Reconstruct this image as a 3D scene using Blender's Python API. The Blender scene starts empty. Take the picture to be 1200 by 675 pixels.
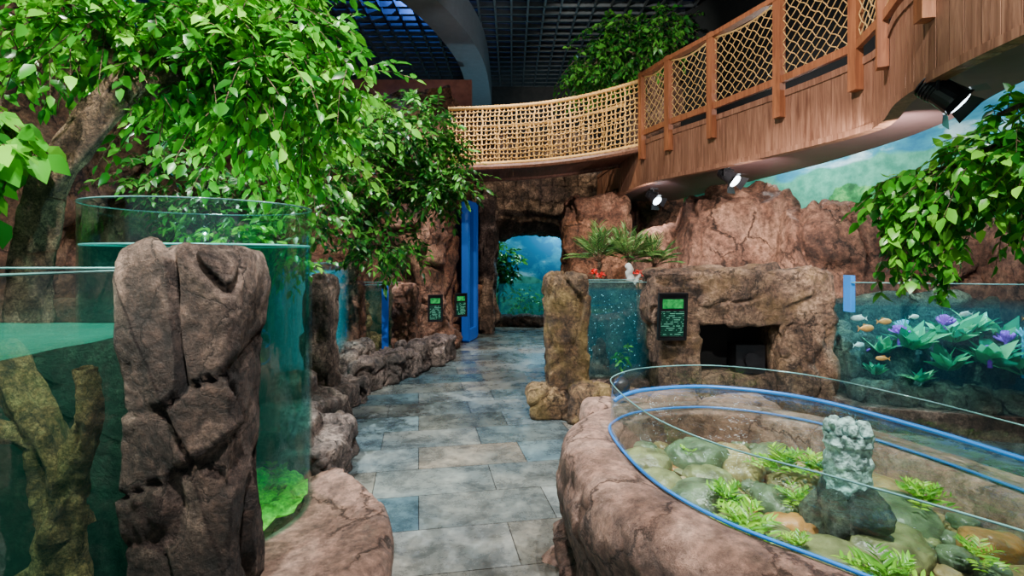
import bpy, math, random
import numpy as np
from mathutils import Vector, noise, Matrix
random.seed(7)
R = random.Random(11)
COL = bpy.context.scene.collection

# ------------------------------------------------------------------ helpers
def group(name, loc=(0, 0, 0)):
    e = bpy.data.objects.new(name, None)
    e.empty_display_size = 0.1
    e.location = loc
    COL.objects.link(e)
    return e

class MB:
    def __init__(s):
        s.v = []; s.f = []; s.m = []
    def add(s, vs, fs, mi=0):
        o = len(s.v)
        s.v += [tuple(v) for v in vs]
        s.f += [tuple(i + o for i in f) for f in fs]
        s.m += [mi] * len(fs)
    def tube(s, pts, rad, n=8, mi=0, caps=True):
        pts = [Vector(p) for p in pts]
        m = len(pts)
        if not isinstance(rad, (list, tuple)): rad = [rad] * m
        vs = []
        up = Vector((0, 0, 1))
        for i, p in enumerate(pts):
            t = (pts[min(i + 1, m - 1)] - pts[max(i - 1, 0)])
            if t.length < 1e-7: t = Vector((0, 0, 1))
            t.normalize()
            ref = up if abs(t.z) < 0.95 else Vector((1, 0, 0))
            if i == 0:
                a = t.cross(ref).normalized()
            else:
                a = (a - t * a.dot(t))
                a = a.normalized() if a.length > 1e-5 else t.cross(ref).normalized()
            b = t.cross(a)
            for k in range(n):
                w = 2 * math.pi * k / n
                vs.append(p + (a * math.cos(w) + b * math.sin(w)) * rad[i])
        fs = []
        for i in range(m - 1):
            for k in range(n):
                k2 = (k + 1) % n
                fs.append((i * n + k, i * n + k2, (i + 1) * n + k2, (i + 1) * n + k))
        if caps:
            fs.append(tuple(range(n - 1, -1, -1)))
            fs.append(tuple((m - 1) * n + k for k in range(n)))
        s.add(vs, fs, mi)
    def box(s, c, h, rz=0.0, mi=0, M=None):
        c = Vector(c)
        vs = []
        Rm = M if M is not None else Matrix.Rotation(rz, 3, 'Z')
        for x in (-1, 1):
            for y in (-1, 1):
                for z in (-1, 1):
                    vs.append(c + Rm @ Vector((x * h[0], y * h[1], z * h[2])))
        fs = [(0, 1, 3, 2), (4, 6, 7, 5), (0, 4, 5, 1), (2, 3, 7, 6), (0, 2, 6, 4), (1, 5, 7, 3)]
        s.add(vs, fs, mi)
    def surf(s, f, nu, nv, cu=False, cv=False, mi=0):
        vs = []
        for i in range(nu):
            for j in range(nv):
                vs.append(f(i / (nu if cu else nu - 1), j / (nv if cv else nv - 1)))
        fs = []
        for i in range(nu if cu else nu - 1):
            for j in range(nv if cv else nv - 1):
                a = i * nv + j; b = ((i + 1) % nu) * nv + j
                j2 = (j + 1) % nv
                fs.append((a, b, ((i + 1) % nu) * nv + j2, i * nv + j2))
        s.add(vs, fs, mi)
    def prism(s, poly, z0, z1, mi=0):
        n = len(poly)
        vs = [(p[0], p[1], z0) for p in poly] + [(p[0], p[1], z1) for p in poly]
        fs = [tuple(range(n - 1, -1, -1)), tuple(range(n, 2 * n))]
        for i in range(n):
            j = (i + 1) % n
            fs.append((i, j, n + j, n + i))
        s.add(vs, fs, mi)
    def obj(s, name, mats, parent=None, smooth=True):
        me = bpy.data.meshes.new(name)
        me.from_pydata(s.v, [], s.f)
        for m in (mats if isinstance(mats, (list, tuple)) else [mats]): me.materials.append(m)
        me.polygons.foreach_set('material_index', s.m)
        me.polygons.foreach_set('use_smooth', [smooth] * len(s.f))
        me.update()
        ob = bpy.data.objects.new(name, me)
        COL.objects.link(ob)
        if parent: ob.parent = parent
        return ob

def catmull(pts, n=8, closed=False):
    pts = [Vector(p) for p in pts]
    m = len(pts); out = []
    for i in range(m if closed else m - 1):
        g = (lambda k: pts[k % m]) if closed else (lambda k: pts[max(0, min(m - 1, k))])
        p0, p1, p2, p3 = g(i - 1), g(i), g(i + 1), g(i + 2)
        for k in range(n):
            t = k / n
            out.append(0.5 * ((2 * p1) + (p2 - p0) * t + (2 * p0 - 5 * p1 + 4 * p2 - p3) * t * t + (3 * p1 - p0 - 3 * p2 + p3) * t ** 3))
    if not closed: out.append(pts[-1].copy())
    return out

def resample(pts, n):
    L = [0]
    for a, b in zip(pts, pts[1:]): L.append(L[-1] + (b - a).length)
    out = []; k = 0
    for i in range(n):
        t = L[-1] * i / (n - 1)
        while k < len(L) - 2 and L[k + 1] < t: k += 1
        w = (t - L[k]) / max(1e-9, L[k + 1] - L[k])
        out.append(pts[k].lerp(pts[k + 1], w))
    return out

def pathf(pts, n=200, seg=10):
    P = resample(catmull(pts, seg), n)
    def f(u):
        x = max(0, min(1, u)) * (n - 1); i = min(int(x), n - 2)
        return P[i].lerp(P[i + 1], x - i)
    return f

def rdisp(p, amp, s, seed=0):
    q = Vector((p[0] + seed * 3.7, p[1] - seed * 1.9, p[2] * 0.8 + seed * 5.3)) * s
    q2 = q + noise.noise_vector(q * 0.9) * 0.45
    n = noise.fractal(q, 0.7, 2.0, 6)
    d, pts = noise.voronoi(q2)
    cr = d[1] - d[0]
    t = noise.noise_vector(pts[0] * 7.3)
    w = min(1.0, cr / 0.08)
    fac = t.dot(q2 - pts[0]) * 2.1 + t.x * 0.6
    return amp * (n * 0.6 + fac * w - 0.55 * (1 - w))

_cube = {}
def cubegrid(N):
    if N in _cube: return _cube[N]
    idx = {}; vs = []; fs = []
    def vid(p):
        k = tuple(round(c * N) for c in p)
        if k not in idx:
            idx[k] = len(vs); vs.append(Vector(p))
        return idx[k]
    for ax in range(3):
        for sg in (-1, 1):
            for i in range(N):
                for j in range(N):
                    q = []
                    for (a, b) in ((i, j), (i + 1, j), (i + 1, j + 1), (i, j + 1)):
                        p = [0, 0, 0]
                        p[ax] = sg; p[(ax + 1) % 3] = -1 + 2 * a / N; p[(ax + 2) % 3] = -1 + 2 * b / N
                        q.append(vid(p))
                    if sg < 0: q.reverse()
                    fs.append(tuple(q))
    _cube[N] = (vs, fs)
    return vs, fs

def rock(mb, c, h, k=5, amp=.06, s=2.0, N=14, seed=0, rz=0.0, taper=0.0, mi=0, lean=(0, 0)):
    vs, fs = cubegrid(N)
    ca, sa = math.cos(rz), math.sin(rz)
    out = []
    for p in vs:
        r = (abs(p.x) ** k + abs(p.y) ** k + abs(p.z) ** k) ** (-1.0 / k)
        q = p * r
        tp = 1 - taper * (q.z + 1) * 0.5
        w = Vector((q.x * h[0] * tp + lean[0] * (q.z + 1), q.y * h[1] * tp + lean[1] * (q.z + 1), q.z * h[2]))
        nr = Vector((q.x / h[0], q.y / h[1], q.z / h[2]))
        kk = Vector((math.copysign(abs(q.x) ** (k - 1), q.x) / h[0], math.copysign(abs(q.y) ** (k - 1), q.y) / h[1], math.copysign(abs(q.z) ** (k - 1), q.z) / h[2]))
        if kk.length > 1e-6: nr = kk
        nr.normalize()
        w = Vector((w.x * ca - w.y * sa, w.x * sa + w.y * ca, w.z)) + Vector(c)
        nr = Vector((nr.x * ca - nr.y * sa, nr.x * sa + nr.y * ca, nr.z))
        w = w + nr * rdisp(w, amp, s, seed)
        if w.z < 0.002 and c[2] - h[2] < 0.15: w.z = 0.002
        out.append(w)
    mb.add(out, fs, mi)

# ------------------------------------------------------------------ materials
def nm(name):
    m = bpy.data.materials.new(name); m.use_nodes = True
    nt = m.node_tree; nt.nodes.clear()
    out = nt.nodes.new('ShaderNodeOutputMaterial')
    return m, nt, out
def N_(nt, t, **kw):
    n = nt.nodes.new(t)
    for k, v in kw.items():
        if k in n.inputs: n.inputs[k].default_value = v
        else: setattr(n, k, v)
    return n
def ramp(nt, src, stops):
    r = nt.nodes.new('ShaderNodeValToRGB')
    el = r.color_ramp.elements
    while len(el) < len(stops): el.new(0.5)
    for e, (p, c) in zip(el, stops):
        e.position = p; e.color = (c[0], c[1], c[2], 1)
    nt.links.new(src, r.inputs[0])
    return r.outputs[0]
def mixc(nt, fac, a, b, mode='MIX'):
    m = nt.nodes.new('ShaderNodeMix'); m.data_type = 'RGBA'; m.blend_type = mode
    for v, i in ((fac, 0), (a, 6), (b, 7)):
        if isinstance(v, bpy.types.NodeSocket): nt.links.new(v, m.inputs[i])
        elif i == 0: m.inputs[0].default_value = v
        else: m.inputs[i].default_value = (*v, 1)
    return m.outputs[2]
def math_(nt, op, a, b=None):
    m = nt.nodes.new('ShaderNodeMath'); m.operation = op
    for v, i in ((a, 0), (b, 1)):
        if v is None: continue
        if isinstance(v, bpy.types.NodeSocket): nt.links.new(v, m.inputs[i])
        else: m.inputs[i].default_value = v
    return m.outputs[0]

def rock_mat(name, dark, mid, light, sc=1.0, rough=0.7, crack=1.0, moss=None, mossamt=0.6, bump=1.0, fine=.85):
    m, nt, out = nm(name)
    tc = N_(nt, 'ShaderNodeTexCoord')
    n1 = N_(nt, 'ShaderNodeTexNoise', Scale=1.9 * sc, Detail=12.0, Roughness=0.7, Distortion=0.3)
    nt.links.new(tc.outputs['Object'], n1.inputs['Vector'])
    n2 = N_(nt, 'ShaderNodeTexNoise', Scale=19.0 * sc, Detail=9.0, Roughness=0.78)
    nt.links.new(tc.outputs['Object'], n2.inputs['Vector'])
    c = ramp(nt, n1.outputs[0], [(0.38, dark), (0.5, mid), (0.61, light)])
    c2 = ramp(nt, n2.outputs[0], [(0.37, (0.2, 0.18, 0.18)), (0.5, (0.85, 0.85, 0.85)), (0.62, (1.8, 1.7, 1.6))])
    c = mixc(nt, fine, c, c2, 'MULTIPLY')
    dist = mixc(nt, 0.45 / sc, tc.outputs['Object'], n1.outputs[1], 'ADD')
    vo = N_(nt, 'ShaderNodeTexVoronoi', Scale=2.6 * sc); vo.feature = 'DISTANCE_TO_EDGE'
    nt.links.new(dist, vo.inputs['Vector'])
    ck = ramp(nt, vo.outputs['Distance'], [(0.0, (0, 0, 0)), (0.025, (1, 1, 1))])
    n3 = N_(nt, 'ShaderNodeTexNoise', Scale=1.6 * sc, Detail=3.0)
    nt.links.new(tc.outputs['Object'], n3.inputs['Vector'])
    brk = ramp(nt, n3.outputs[0], [(0.52, (0, 0, 0)), (0.58, (1, 1, 1))])
    ck = mixc(nt, 1.0, ck, brk, 'LIGHTEN')
    dk = mixc(nt, ck, (0.1, 0.08, 0.08), (1, 1, 1))
    c = mixc(nt, 0.9 * crack, c, dk, 'MULTIPLY')
    if moss:
        n4 = N_(nt, 'ShaderNodeTexNoise', Scale=3.5, Detail=7.0, Roughness=.65)
        nt.links.new(tc.outputs['Object'], n4.inputs['Vector'])
        mk = ramp(nt, n4.outputs[0], [(0.5, (0, 0, 0)), (0.62, (mossamt,) * 3)])
        c = mixc(nt, mk, c, moss)
    b = N_(nt, 'ShaderNodeBsdfPrincipled', Roughness=rough)
    nt.links.new(c, b.inputs['Base Color'])
    h = math_(nt, 'ADD', math_(nt, 'MULTIPLY', n2.outputs[0], 0.7), math_(nt, 'MULTIPLY', ck, 0.35 * crack))
    h = math_(nt, 'ADD', h, math_(nt, 'MULTIPLY', n1.outputs[0], 1.3))
    bp = N_(nt, 'ShaderNodeBump', Strength=bump, Distance=0.08)
    nt.links.new(h, bp.inputs['Height']); nt.links.new(bp.outputs[0], b.inputs['Normal'])
    nt.links.new(b.outputs[0], out.inputs[0])
    return m

def simple(name, col, rough=0.5, metal=0.0, emis=None, es=0.0, var=0.25, sc=8.0, bump=0.0):
    m, nt, out = nm(name)
    tc = N_(nt, 'ShaderNodeTexCoord')
    n1 = N_(nt, 'ShaderNodeTexNoise', Scale=sc, Detail=5.0)
    nt.links.new(tc.outputs['Object'], n1.inputs['Vector'])
    c = ramp(nt, n1.outputs[0], [(0.3, tuple(x * (1 - var) for x in col)), (0.7, tuple(min(1, x * (1 + var)) for x in col))])
    b = N_(nt, 'ShaderNodeBsdfPrincipled', Roughness=rough, Metallic=metal)
    nt.links.new(c, b.inputs['Base Color'])
    if emis:
        b.inputs['Emission Color'].default_value = (*emis, 1); b.inputs['Emission Strength'].default_value = es
    if bump:
        bp = N_(nt, 'ShaderNodeBump', Strength=bump, Distance=0.02)
        nt.links.new(n1.outputs[0], bp.inputs['Height']); nt.links.new(bp.outputs[0], b.inputs['Normal'])
    nt.links.new(b.outputs[0], out.inputs[0])
    return m

def leaf_mat(name, dark, mid, light, trans=0.35, rough=0.35):
    m, nt, out = nm(name)
    at = N_(nt, 'ShaderNodeAttribute', attribute_name='tint')
    c = ramp(nt, at.outputs['Fac'], [(0.0, dark), (0.5, mid), (1.0, light)])
    b = N_(nt, 'ShaderNodeBsdfPrincipled', Roughness=rough)
    nt.links.new(c, b.inputs['Base Color'])
    t = N_(nt, 'ShaderNodeBsdfTranslucent')
    nt.links.new(c, t.inputs['Color'])
    mx = N_(nt, 'ShaderNodeMixShader'); mx.inputs[0].default_value = trans
    nt.links.new(b.outputs[0], mx.inputs[1]); nt.links.new(t.outputs[0], mx.inputs[2])
    nt.links.new(mx.outputs[0], out.inputs[0])
    return m

def wood_mat(name, dark, light, axis='Z', sc=1.0, rough=0.5):
    m, nt, out = nm(name)
    tc = N_(nt, 'ShaderNodeTexCoord')
    mp = N_(nt, 'ShaderNodeMapping')
    mp.inputs['Scale'].default_value = {'Z': (14, 14, 1.2), 'Y': (14, 1.2, 14), 'X': (1.2, 14, 14)}[axis]
    nt.links.new(tc.outputs['Object'], mp.inputs['Vector'])
    n1 = N_(nt, 'ShaderNodeTexNoise', Scale=1.6 * sc, Detail=6.0, Roughness=0.6, Distortion=1.2)
    nt.links.new(mp.outputs[0], n1.inputs['Vector'])
    c = ramp(nt, n1.outputs[0], [(0.3, dark), (0.52, tuple((a + b) / 2 for a, b in zip(dark, light))), (0.7, light)])
    b = N_(nt, 'ShaderNodeBsdfPrincipled', Roughness=rough)
    nt.links.new(c, b.inputs['Base Color'])
    bp = N_(nt, 'ShaderNodeBump', Strength=0.25, Distance=0.01)
    nt.links.new(n1.outputs[0], bp.inputs['Height']); nt.links.new(bp.outputs[0], b.inputs['Normal'])
    nt.links.new(b.outputs[0], out.inputs[0])
    return m

def clear_mat(name, tint, base=0.04, edge=0.55, rough=0.02, wave=0.0, vol=None, gcol=(1, 1, 1), diff=None):
    m, nt, out = nm(name)
    lw = N_(nt, 'ShaderNodeLayerWeight', Blend=0.5)
    f = math_(nt, 'POWER', lw.outputs['Facing'], 4.0)
    f = math_(nt, 'ADD', math_(nt, 'MULTIPLY', f, edge), base)
    t = N_(nt, 'ShaderNodeBsdfTransparent'); t.inputs[0].default_value = (*tint, 1)
    tsh = t.outputs[0]
    if diff:
        d = N_(nt, 'ShaderNodeBsdfDiffuse'); d.inputs[0].default_value = (*diff[0], 1)
        mm = N_(nt, 'ShaderNodeMixShader'); mm.inputs[0].default_value = diff[1]
        nt.links.new(tsh, mm.inputs[1]); nt.links.new(d.outputs[0], mm.inputs[2]); tsh = mm.outputs[0]
    g = N_(nt, 'ShaderNodeBsdfGlossy', Roughness=rough); g.inputs[0].default_value = (*gcol, 1)
    if wave:
        tc = N_(nt, 'ShaderNodeTexCoord')
        n1 = N_(nt, 'ShaderNodeTexNoise', Scale=9.0, Detail=3.0, Distortion=0.6)
        nt.links.new(tc.outputs['Object'], n1.inputs['Vector'])
        bp = N_(nt, 'ShaderNodeBump', Strength=wave, Distance=0.02)
        nt.links.new(n1.outputs[0], bp.inputs['Height']); nt.links.new(bp.outputs[0], g.inputs['Normal'])
    mx = N_(nt, 'ShaderNodeMixShader')
    nt.links.new(f, mx.inputs[0]); nt.links.new(tsh, mx.inputs[1]); nt.links.new(g.outputs[0], mx.inputs[2])
    nt.links.new(mx.outputs[0], out.inputs[0])
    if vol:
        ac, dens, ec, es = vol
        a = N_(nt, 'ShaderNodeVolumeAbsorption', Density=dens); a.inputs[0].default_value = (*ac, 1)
        e = N_(nt, 'ShaderNodeEmission', Strength=es); e.inputs[0].default_value = (*ec, 1)  # volume emission stands in for light scattered in the water
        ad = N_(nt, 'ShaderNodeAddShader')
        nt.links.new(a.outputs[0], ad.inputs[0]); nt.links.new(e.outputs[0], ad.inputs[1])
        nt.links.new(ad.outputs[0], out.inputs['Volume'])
    return m

def mural_mat(name, z0=2.0, slope=-3.2):
    m, nt, out = nm(name)
    tc = N_(nt, 'ShaderNodeTexCoord')
    sp = N_(nt, 'ShaderNodeSeparateXYZ'); nt.links.new(tc.outputs['Object'], sp.inputs[0])
    nA = N_(nt, 'ShaderNodeTexNoise', Scale=0.8, Detail=4.0, Roughness=.55); nt.links.new(tc.outputs['Object'], nA.inputs['Vector'])
    nA2 = N_(nt, 'ShaderNodeTexNoise', Scale=0.6, Detail=3.0, Roughness=.5)
    mpA = N_(nt, 'ShaderNodeMapping'); mpA.inputs['Location'].default_value = (7, 3, 0); nt.links.new(tc.outputs['Object'], mpA.inputs['Vector']); nt.links.new(mpA.outputs[0], nA2.inputs['Vector'])
    mpB = N_(nt, 'ShaderNodeMapping'); mpB.inputs['Scale'].default_value = (1, 1, 2.2); nt.links.new(tc.outputs['Object'], mpB.inputs['Vector'])
    nB = N_(nt, 'ShaderNodeTexNoise', Scale=0.9, Detail=7.0, Roughness=0.6, Distortion=0.3); nt.links.new(mpB.outputs[0], nB.inputs['Vector'])
    nC = N_(nt, 'ShaderNodeTexNoise', Scale=5.0, Detail=8.0, Roughness=.65); nt.links.new(tc.outputs['Object'], nC.inputs['Vector'])
    sky = ramp(nt, nB.outputs[0], [(0.46, (0.006, 0.17, 0.32)), (0.56, (0.03, 0.33, 0.46)), (0.65, (0.50, 0.78, 0.84))])
    hill = ramp(nt, nC.outputs[0], [(0.36, (0.008, 0.10, 0.03)), (0.5, (0.02, 0.28, 0.07)), (0.62, (0.16, 0.58, 0.16))])
    far = ramp(nt, nC.outputs[0], [(0.36, (0.02, 0.26, 0.17)), (0.62, (0.10, 0.50, 0.34))])
    def mask(nn, zz, sl, soft):
        hh = math_(nt, 'ADD', math_(nt, 'MULTIPLY', nn.outputs[0], sl), math_(nt, 'SUBTRACT', sp.outputs['Z'], zz + sl * .5))
        return ramp(nt, hh, [(0.0, (0, 0, 0)), (soft, (1, 1, 1))])
    c = mixc(nt, mask(nA2, z0 + .25, slope, .05), far, sky)
    c = mixc(nt, mask(nA, z0 - .2, slope, .03), hill, c)
    b = N_(nt, 'ShaderNodeBsdfPrincipled', Roughness=0.8)
    nt.links.new(c, b.inputs['Base Color']); nt.links.new(b.outputs[0], out.inputs[0])
    return m

def floor_mat():
    m, nt, out = nm('slate_tile')
    tc = N_(nt, 'ShaderNodeTexCoord')
    mp = N_(nt, 'ShaderNodeMapping'); mp.inputs['Rotation'].default_value = (0, 0, math.radians(-10))
    nt.links.new(tc.outputs['Object'], mp.inputs['Vector'])
    W, H = 0.78, 0.42
    def brick(c1, c2, mort, loc):
        mp2 = N_(nt, 'ShaderNodeMapping'); mp2.inputs['Location'].default_value = loc
        nt.links.new(mp.outputs[0], mp2.inputs['Vector'])
        br = N_(nt, 'ShaderNodeTexBrick', Scale=1.0)
        br.inputs['Brick Width'].default_value = W; br.inputs['Row Height'].default_value = H
        br.inputs['Mortar Size'].default_value = mort; br.inputs['Mortar Smooth'].default_value = 0.1
        br.inputs['Color1'].default_value = (*c1, 1); br.inputs['Color2'].default_value = (*c2, 1)
        br.inputs['Mortar'].default_value = (0.025, 0.03, 0.033, 1); br.offset = 0.37
        nt.links.new(mp2.outputs[0], br.inputs['Vector'])
        return br
    br = brick((0.065, 0.10, 0.115), (0.165, 0.19, 0.195), 0.003, (0, 0, 0))
    br2 = brick((0.78, 0.98, 1.08), (1.38, 1.0, 0.80), 0.0, (W * 4, H * 8, 0))
    n1 = N_(nt, 'ShaderNodeTexNoise', Scale=3.4, Detail=12.0, Roughness=0.76, Distortion=0.15)
    nt.links.new(tc.outputs['Object'], n1.inputs['Vector'])
    n2 = N_(nt, 'ShaderNodeTexNoise', Scale=1.1, Detail=4.0, Roughness=0.6)
    nt.links.new(tc.outputs['Object'], n2.inputs['Vector'])
    v = ramp(nt, n1.outputs[0], [(0.37, (0.34, 0.36, 0.38)), (0.5, (0.85, 0.86, 0.86)), (0.63, (1.6, 1.57, 1.5))])
    v2 = ramp(nt, n2.outputs[0], [(0.38, (0.6, 0.67, 0.72)), (0.62, (1.2, 1.12, 1.04))])
    c = mixc(nt, 1.0, br.outputs[0], br2.outputs[0], 'MULTIPLY')
    c = mixc(nt, 0.95, c, v, 'MULTIPLY')
    c = mixc(nt, 1.0, c, v2, 'MULTIPLY')
    b = N_(nt, 'ShaderNodeBsdfPrincipled')
    nt.links.new(c, b.inputs['Base Color'])
    rr = ramp(nt, n1.outputs[0], [(0.3, (0.17,) * 3), (0.7, (0.40,) * 3)])
    nt.links.new(rr, b.inputs['Roughness'])
    bp = N_(nt, 'ShaderNodeBump', Strength=0.35, Distance=0.012)
    hb = math_(nt, 'SUBTRACT', math_(nt, 'MULTIPLY', n1.outputs[0], 0.8), br.outputs['Fac'])
    nt.links.new(hb, bp.inputs['Height']); nt.links.new(bp.outputs[0], b.inputs['Normal'])
    nt.links.new(b.outputs[0], out.inputs[0])
    return m

M_rock = rock_mat('rock_brown', (0.055, 0.023, 0.015), (0.23, 0.10, 0.06), (0.43, 0.225, 0.145))
M_rockt = rock_mat('rock_tan_boulder', (0.065, 0.028, 0.019), (0.235, 0.112, 0.075), (0.41, 0.225, 0.155), sc=.8, bump=1.0)
M_rockp = rock_mat('rock_pink_grey', (0.12, 0.068, 0.052), (0.285, 0.165, 0.125), (0.44, 0.28, 0.22), sc=0.9, rough=0.55, bump=.7, fine=.7)
M_rockb = rock_mat('rock_grey_border', (0.06, 0.048, 0.046), (0.20, 0.145, 0.13), (0.42, 0.32, 0.28), sc=1.4, rough=0.6)
M_rockd = rock_mat('rock_dark', (0.026, 0.019, 0.018), (0.12, 0.076, 0.06), (0.36, 0.25, 0.20), sc=1.6)
M_rockn = rock_mat('rock_niche_brown', (0.04, 0.022, 0.016), (0.19, 0.11, 0.074), (0.43, 0.275, 0.18), sc=1.6, moss=(0.34, 0.20, 0.07), mossamt=.35)
M_rockg = rock_mat('rock_ochre', (0.05, 0.028, 0.016), (0.21, 0.12, 0.06), (0.45, 0.30, 0.14), sc=1.8, moss=(0.32, 0.23, 0.06), mossamt=.45)
M_rockw = rock_mat('rock_wet', (0.02, 0.04, 0.035), (0.09, 0.13, 0.10), (0.22, 0.28, 0.20), sc=2.0, rough=0.4)
M_rockm = rock_mat('rock_murky', (0.008, 0.02, 0.015), (0.02, 0.045, 0.03), (0.05, 0.09, 0.06), sc=2.0, rough=0.6)
M_bark = rock_mat('bark', (0.085, 0.05, 0.03), (0.27, 0.17, 0.10), (0.50, 0.34, 0.21), sc=4.0, rough=0.85)
M_barkw = rock_mat('bark_wet', (0.12, 0.045, 0.016), (0.50, 0.21, 0.085), (0.85, 0.44, 0.20), sc=5.0, rough=0.8, moss=(0.30, 0.26, 0.06), mossamt=.25)
M_floor = floor_mat()
M_mural = mural_mat('mural_paint', 2.6, -2.4)
M_mural2 = mural_mat('mural_paint_sky', 0.6, -1.2)
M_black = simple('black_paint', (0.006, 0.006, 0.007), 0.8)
M_grid = simple('grid_metal', (0.05, 0.052, 0.058), 0.5)
M_grey = simple('grey_plaster', (0.13, 0.135, 0.15), 0.7, var=.1)
M_darkwall = simple('dark_wall', (0.03, 0.022, 0.02), 0.8)
M_redwall = simple('red_brown_wall', (0.30, 0.09, 0.055), 0.8)
M_wood = wood_mat('walkway_wood', (0.14, 0.055, 0.033), (0.42, 0.205, 0.13))
M_soffit = simple('soffit_panel', (0.18, 0.10, 0.105), 0.55, var=0.08)
M_post = wood_mat('rail_wood', (0.22, 0.07, 0.032), (0.48, 0.18, 0.08))
M_rope = simple('rope', (0.66, 0.40, 0.15), 0.85, var=0.4, sc=60)
M_metal = simple('black_metal', (0.02, 0.02, 0.024), 0.35, 0.5)
M_lens = simple('lamp_lens', (0.8, 0.85, 1), 0.3, emis=(0.75, 0.9, 1.0), es=12)
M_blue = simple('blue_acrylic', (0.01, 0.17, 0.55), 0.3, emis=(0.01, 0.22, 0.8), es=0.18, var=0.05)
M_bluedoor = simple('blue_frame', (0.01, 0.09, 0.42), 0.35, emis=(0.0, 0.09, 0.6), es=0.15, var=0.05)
M_rim = simple('acrylic_edge', (0.12, 0.28, 0.28), 0.08, emis=(0.3, 0.7, 0.7), es=0.03, var=0.5, sc=4)  # faint emission gives the edge a painted glow, no lamp
M_waterline_glow = simple('waterline_glow', (0.2, 0.6, 0.6), 0.1, emis=(0.2, 0.85, 0.85), es=0.25, var=0.4, sc=4)  # emission paints the bright band of light along the waterline
M_glass = clear_mat('aquarium_glass', (0.84, 0.96, 0.945), 0.07, 0.5)
M_glassc = clear_mat('cylinder_glass', (0.78, 0.95, 0.92), 0.07, 0.22)
M_glassb = clear_mat('pool_glass', (0.86, 0.96, 0.98), 0.05, 0.4)
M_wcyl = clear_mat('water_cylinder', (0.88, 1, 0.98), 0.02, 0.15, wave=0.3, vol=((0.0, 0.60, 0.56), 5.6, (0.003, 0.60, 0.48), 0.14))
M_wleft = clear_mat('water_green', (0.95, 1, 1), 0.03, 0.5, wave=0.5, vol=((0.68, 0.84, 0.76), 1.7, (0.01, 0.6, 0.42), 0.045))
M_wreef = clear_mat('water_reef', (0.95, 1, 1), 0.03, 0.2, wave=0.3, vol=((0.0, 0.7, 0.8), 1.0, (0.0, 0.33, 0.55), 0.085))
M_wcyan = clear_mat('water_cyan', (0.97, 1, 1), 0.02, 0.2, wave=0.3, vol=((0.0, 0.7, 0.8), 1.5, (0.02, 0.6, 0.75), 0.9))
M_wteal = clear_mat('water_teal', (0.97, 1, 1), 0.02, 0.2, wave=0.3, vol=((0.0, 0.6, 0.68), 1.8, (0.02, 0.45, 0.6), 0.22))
M_wpool = clear_mat('water_pool', (0.90, 0.985, 0.95), 0.04, 0.45, wave=0.6)
M_wsurf = clear_mat('water_surface_green', (0.7, 0.95, 0.88), 0.06, 0.5, wave=0.9, diff=((0.03, 0.34, 0.24), .28))  # teal diffuse part stands in for light reflected and scattered at the surface
M_gravel = simple('green_gravel', (0.22, 0.60, 0.03), 0.7, var=0.9, sc=38, bump=1.0, emis=(0.12, 0.6, 0.02), es=0.5)  # emission puts a greenish glow into the gravel itself
M_sand = simple('pool_sand', (0.22, 0.16, 0.06), 0.8, var=0.6, sc=30, bump=0.8)
def peb(name, c): return simple(name, c, .35, var=.6, sc=14, bump=.9)
M_peb = [peb('pebble_a', (0.17, 0.18, 0.075)), peb('pebble_b', (0.29, 0.22, 0.095)), peb('pebble_c', (0.10, 0.14, 0.075)), peb('pebble_d', (0.34, 0.16, 0.045))]
M_leafA = leaf_mat('leaf_bright', (0.014, 0.13, 0.010), (0.055, 0.37, 0.018), (0.28, 0.74, 0.055), 0.42, .3)
M_leafB = leaf_mat('leaf_ficus', (0.008, 0.06, 0.010), (0.03, 0.19, 0.02), (0.14, 0.46, 0.045), 0.32)
M_leafC = leaf_mat('leaf_palm', (0.02, 0.09, 0.02), (0.10, 0.27, 0.06), (0.34, 0.55, 0.16), 0.3)
M_leafW = leaf_mat('leaf_aquatic', (0.05, 0.22, 0.01), (0.17, 0.50, 0.02), (0.50, 0.80, 0.05), 0.3)
M_leafR = leaf_mat('leaf_reef', (0.0, 0.18, 0.11), (0.01, 0.50, 0.28), (0.25, 0.9, 0.45), 0.3)
M_purple = simple('coral_purple', (0.35, 0.06, 0.6), 0.5, emis=(0.25, 0.03, 0.7), es=0.1, sc=30, bump=0.8)
M_coralb = simple('coral_blue', (0.1, 0.4, 0.6), 0.5, emis=(0.05, 0.3, 0.5), es=0.15, sc=30, bump=0.8)
M_red = simple('red_petals', (0.8, 0.01, 0.01), 0.5, emis=(.8, .01, .01), es=.1)
M_castle = simple('castle_stone', (0.28, 0.47, 0.44), 0.6, var=0.75, sc=40, bump=1.0)
M_white = simple('pale_stump', (0.5, 0.52, 0.5), 0.6)
M_fish = simple('fish_orange', (0.9, 0.3, 0.08), 0.4, sc=40, emis=(.9, .25, .05), es=.08)
M_fishs = simple('fish_silver', (0.7, 0.8, 0.8), 0.3, sc=40)
M_bub = simple('bubble', (0.5, 0.8, 0.9), 0.2, emis=(0.3, 0.7, 0.9), es=0.4)

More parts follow.
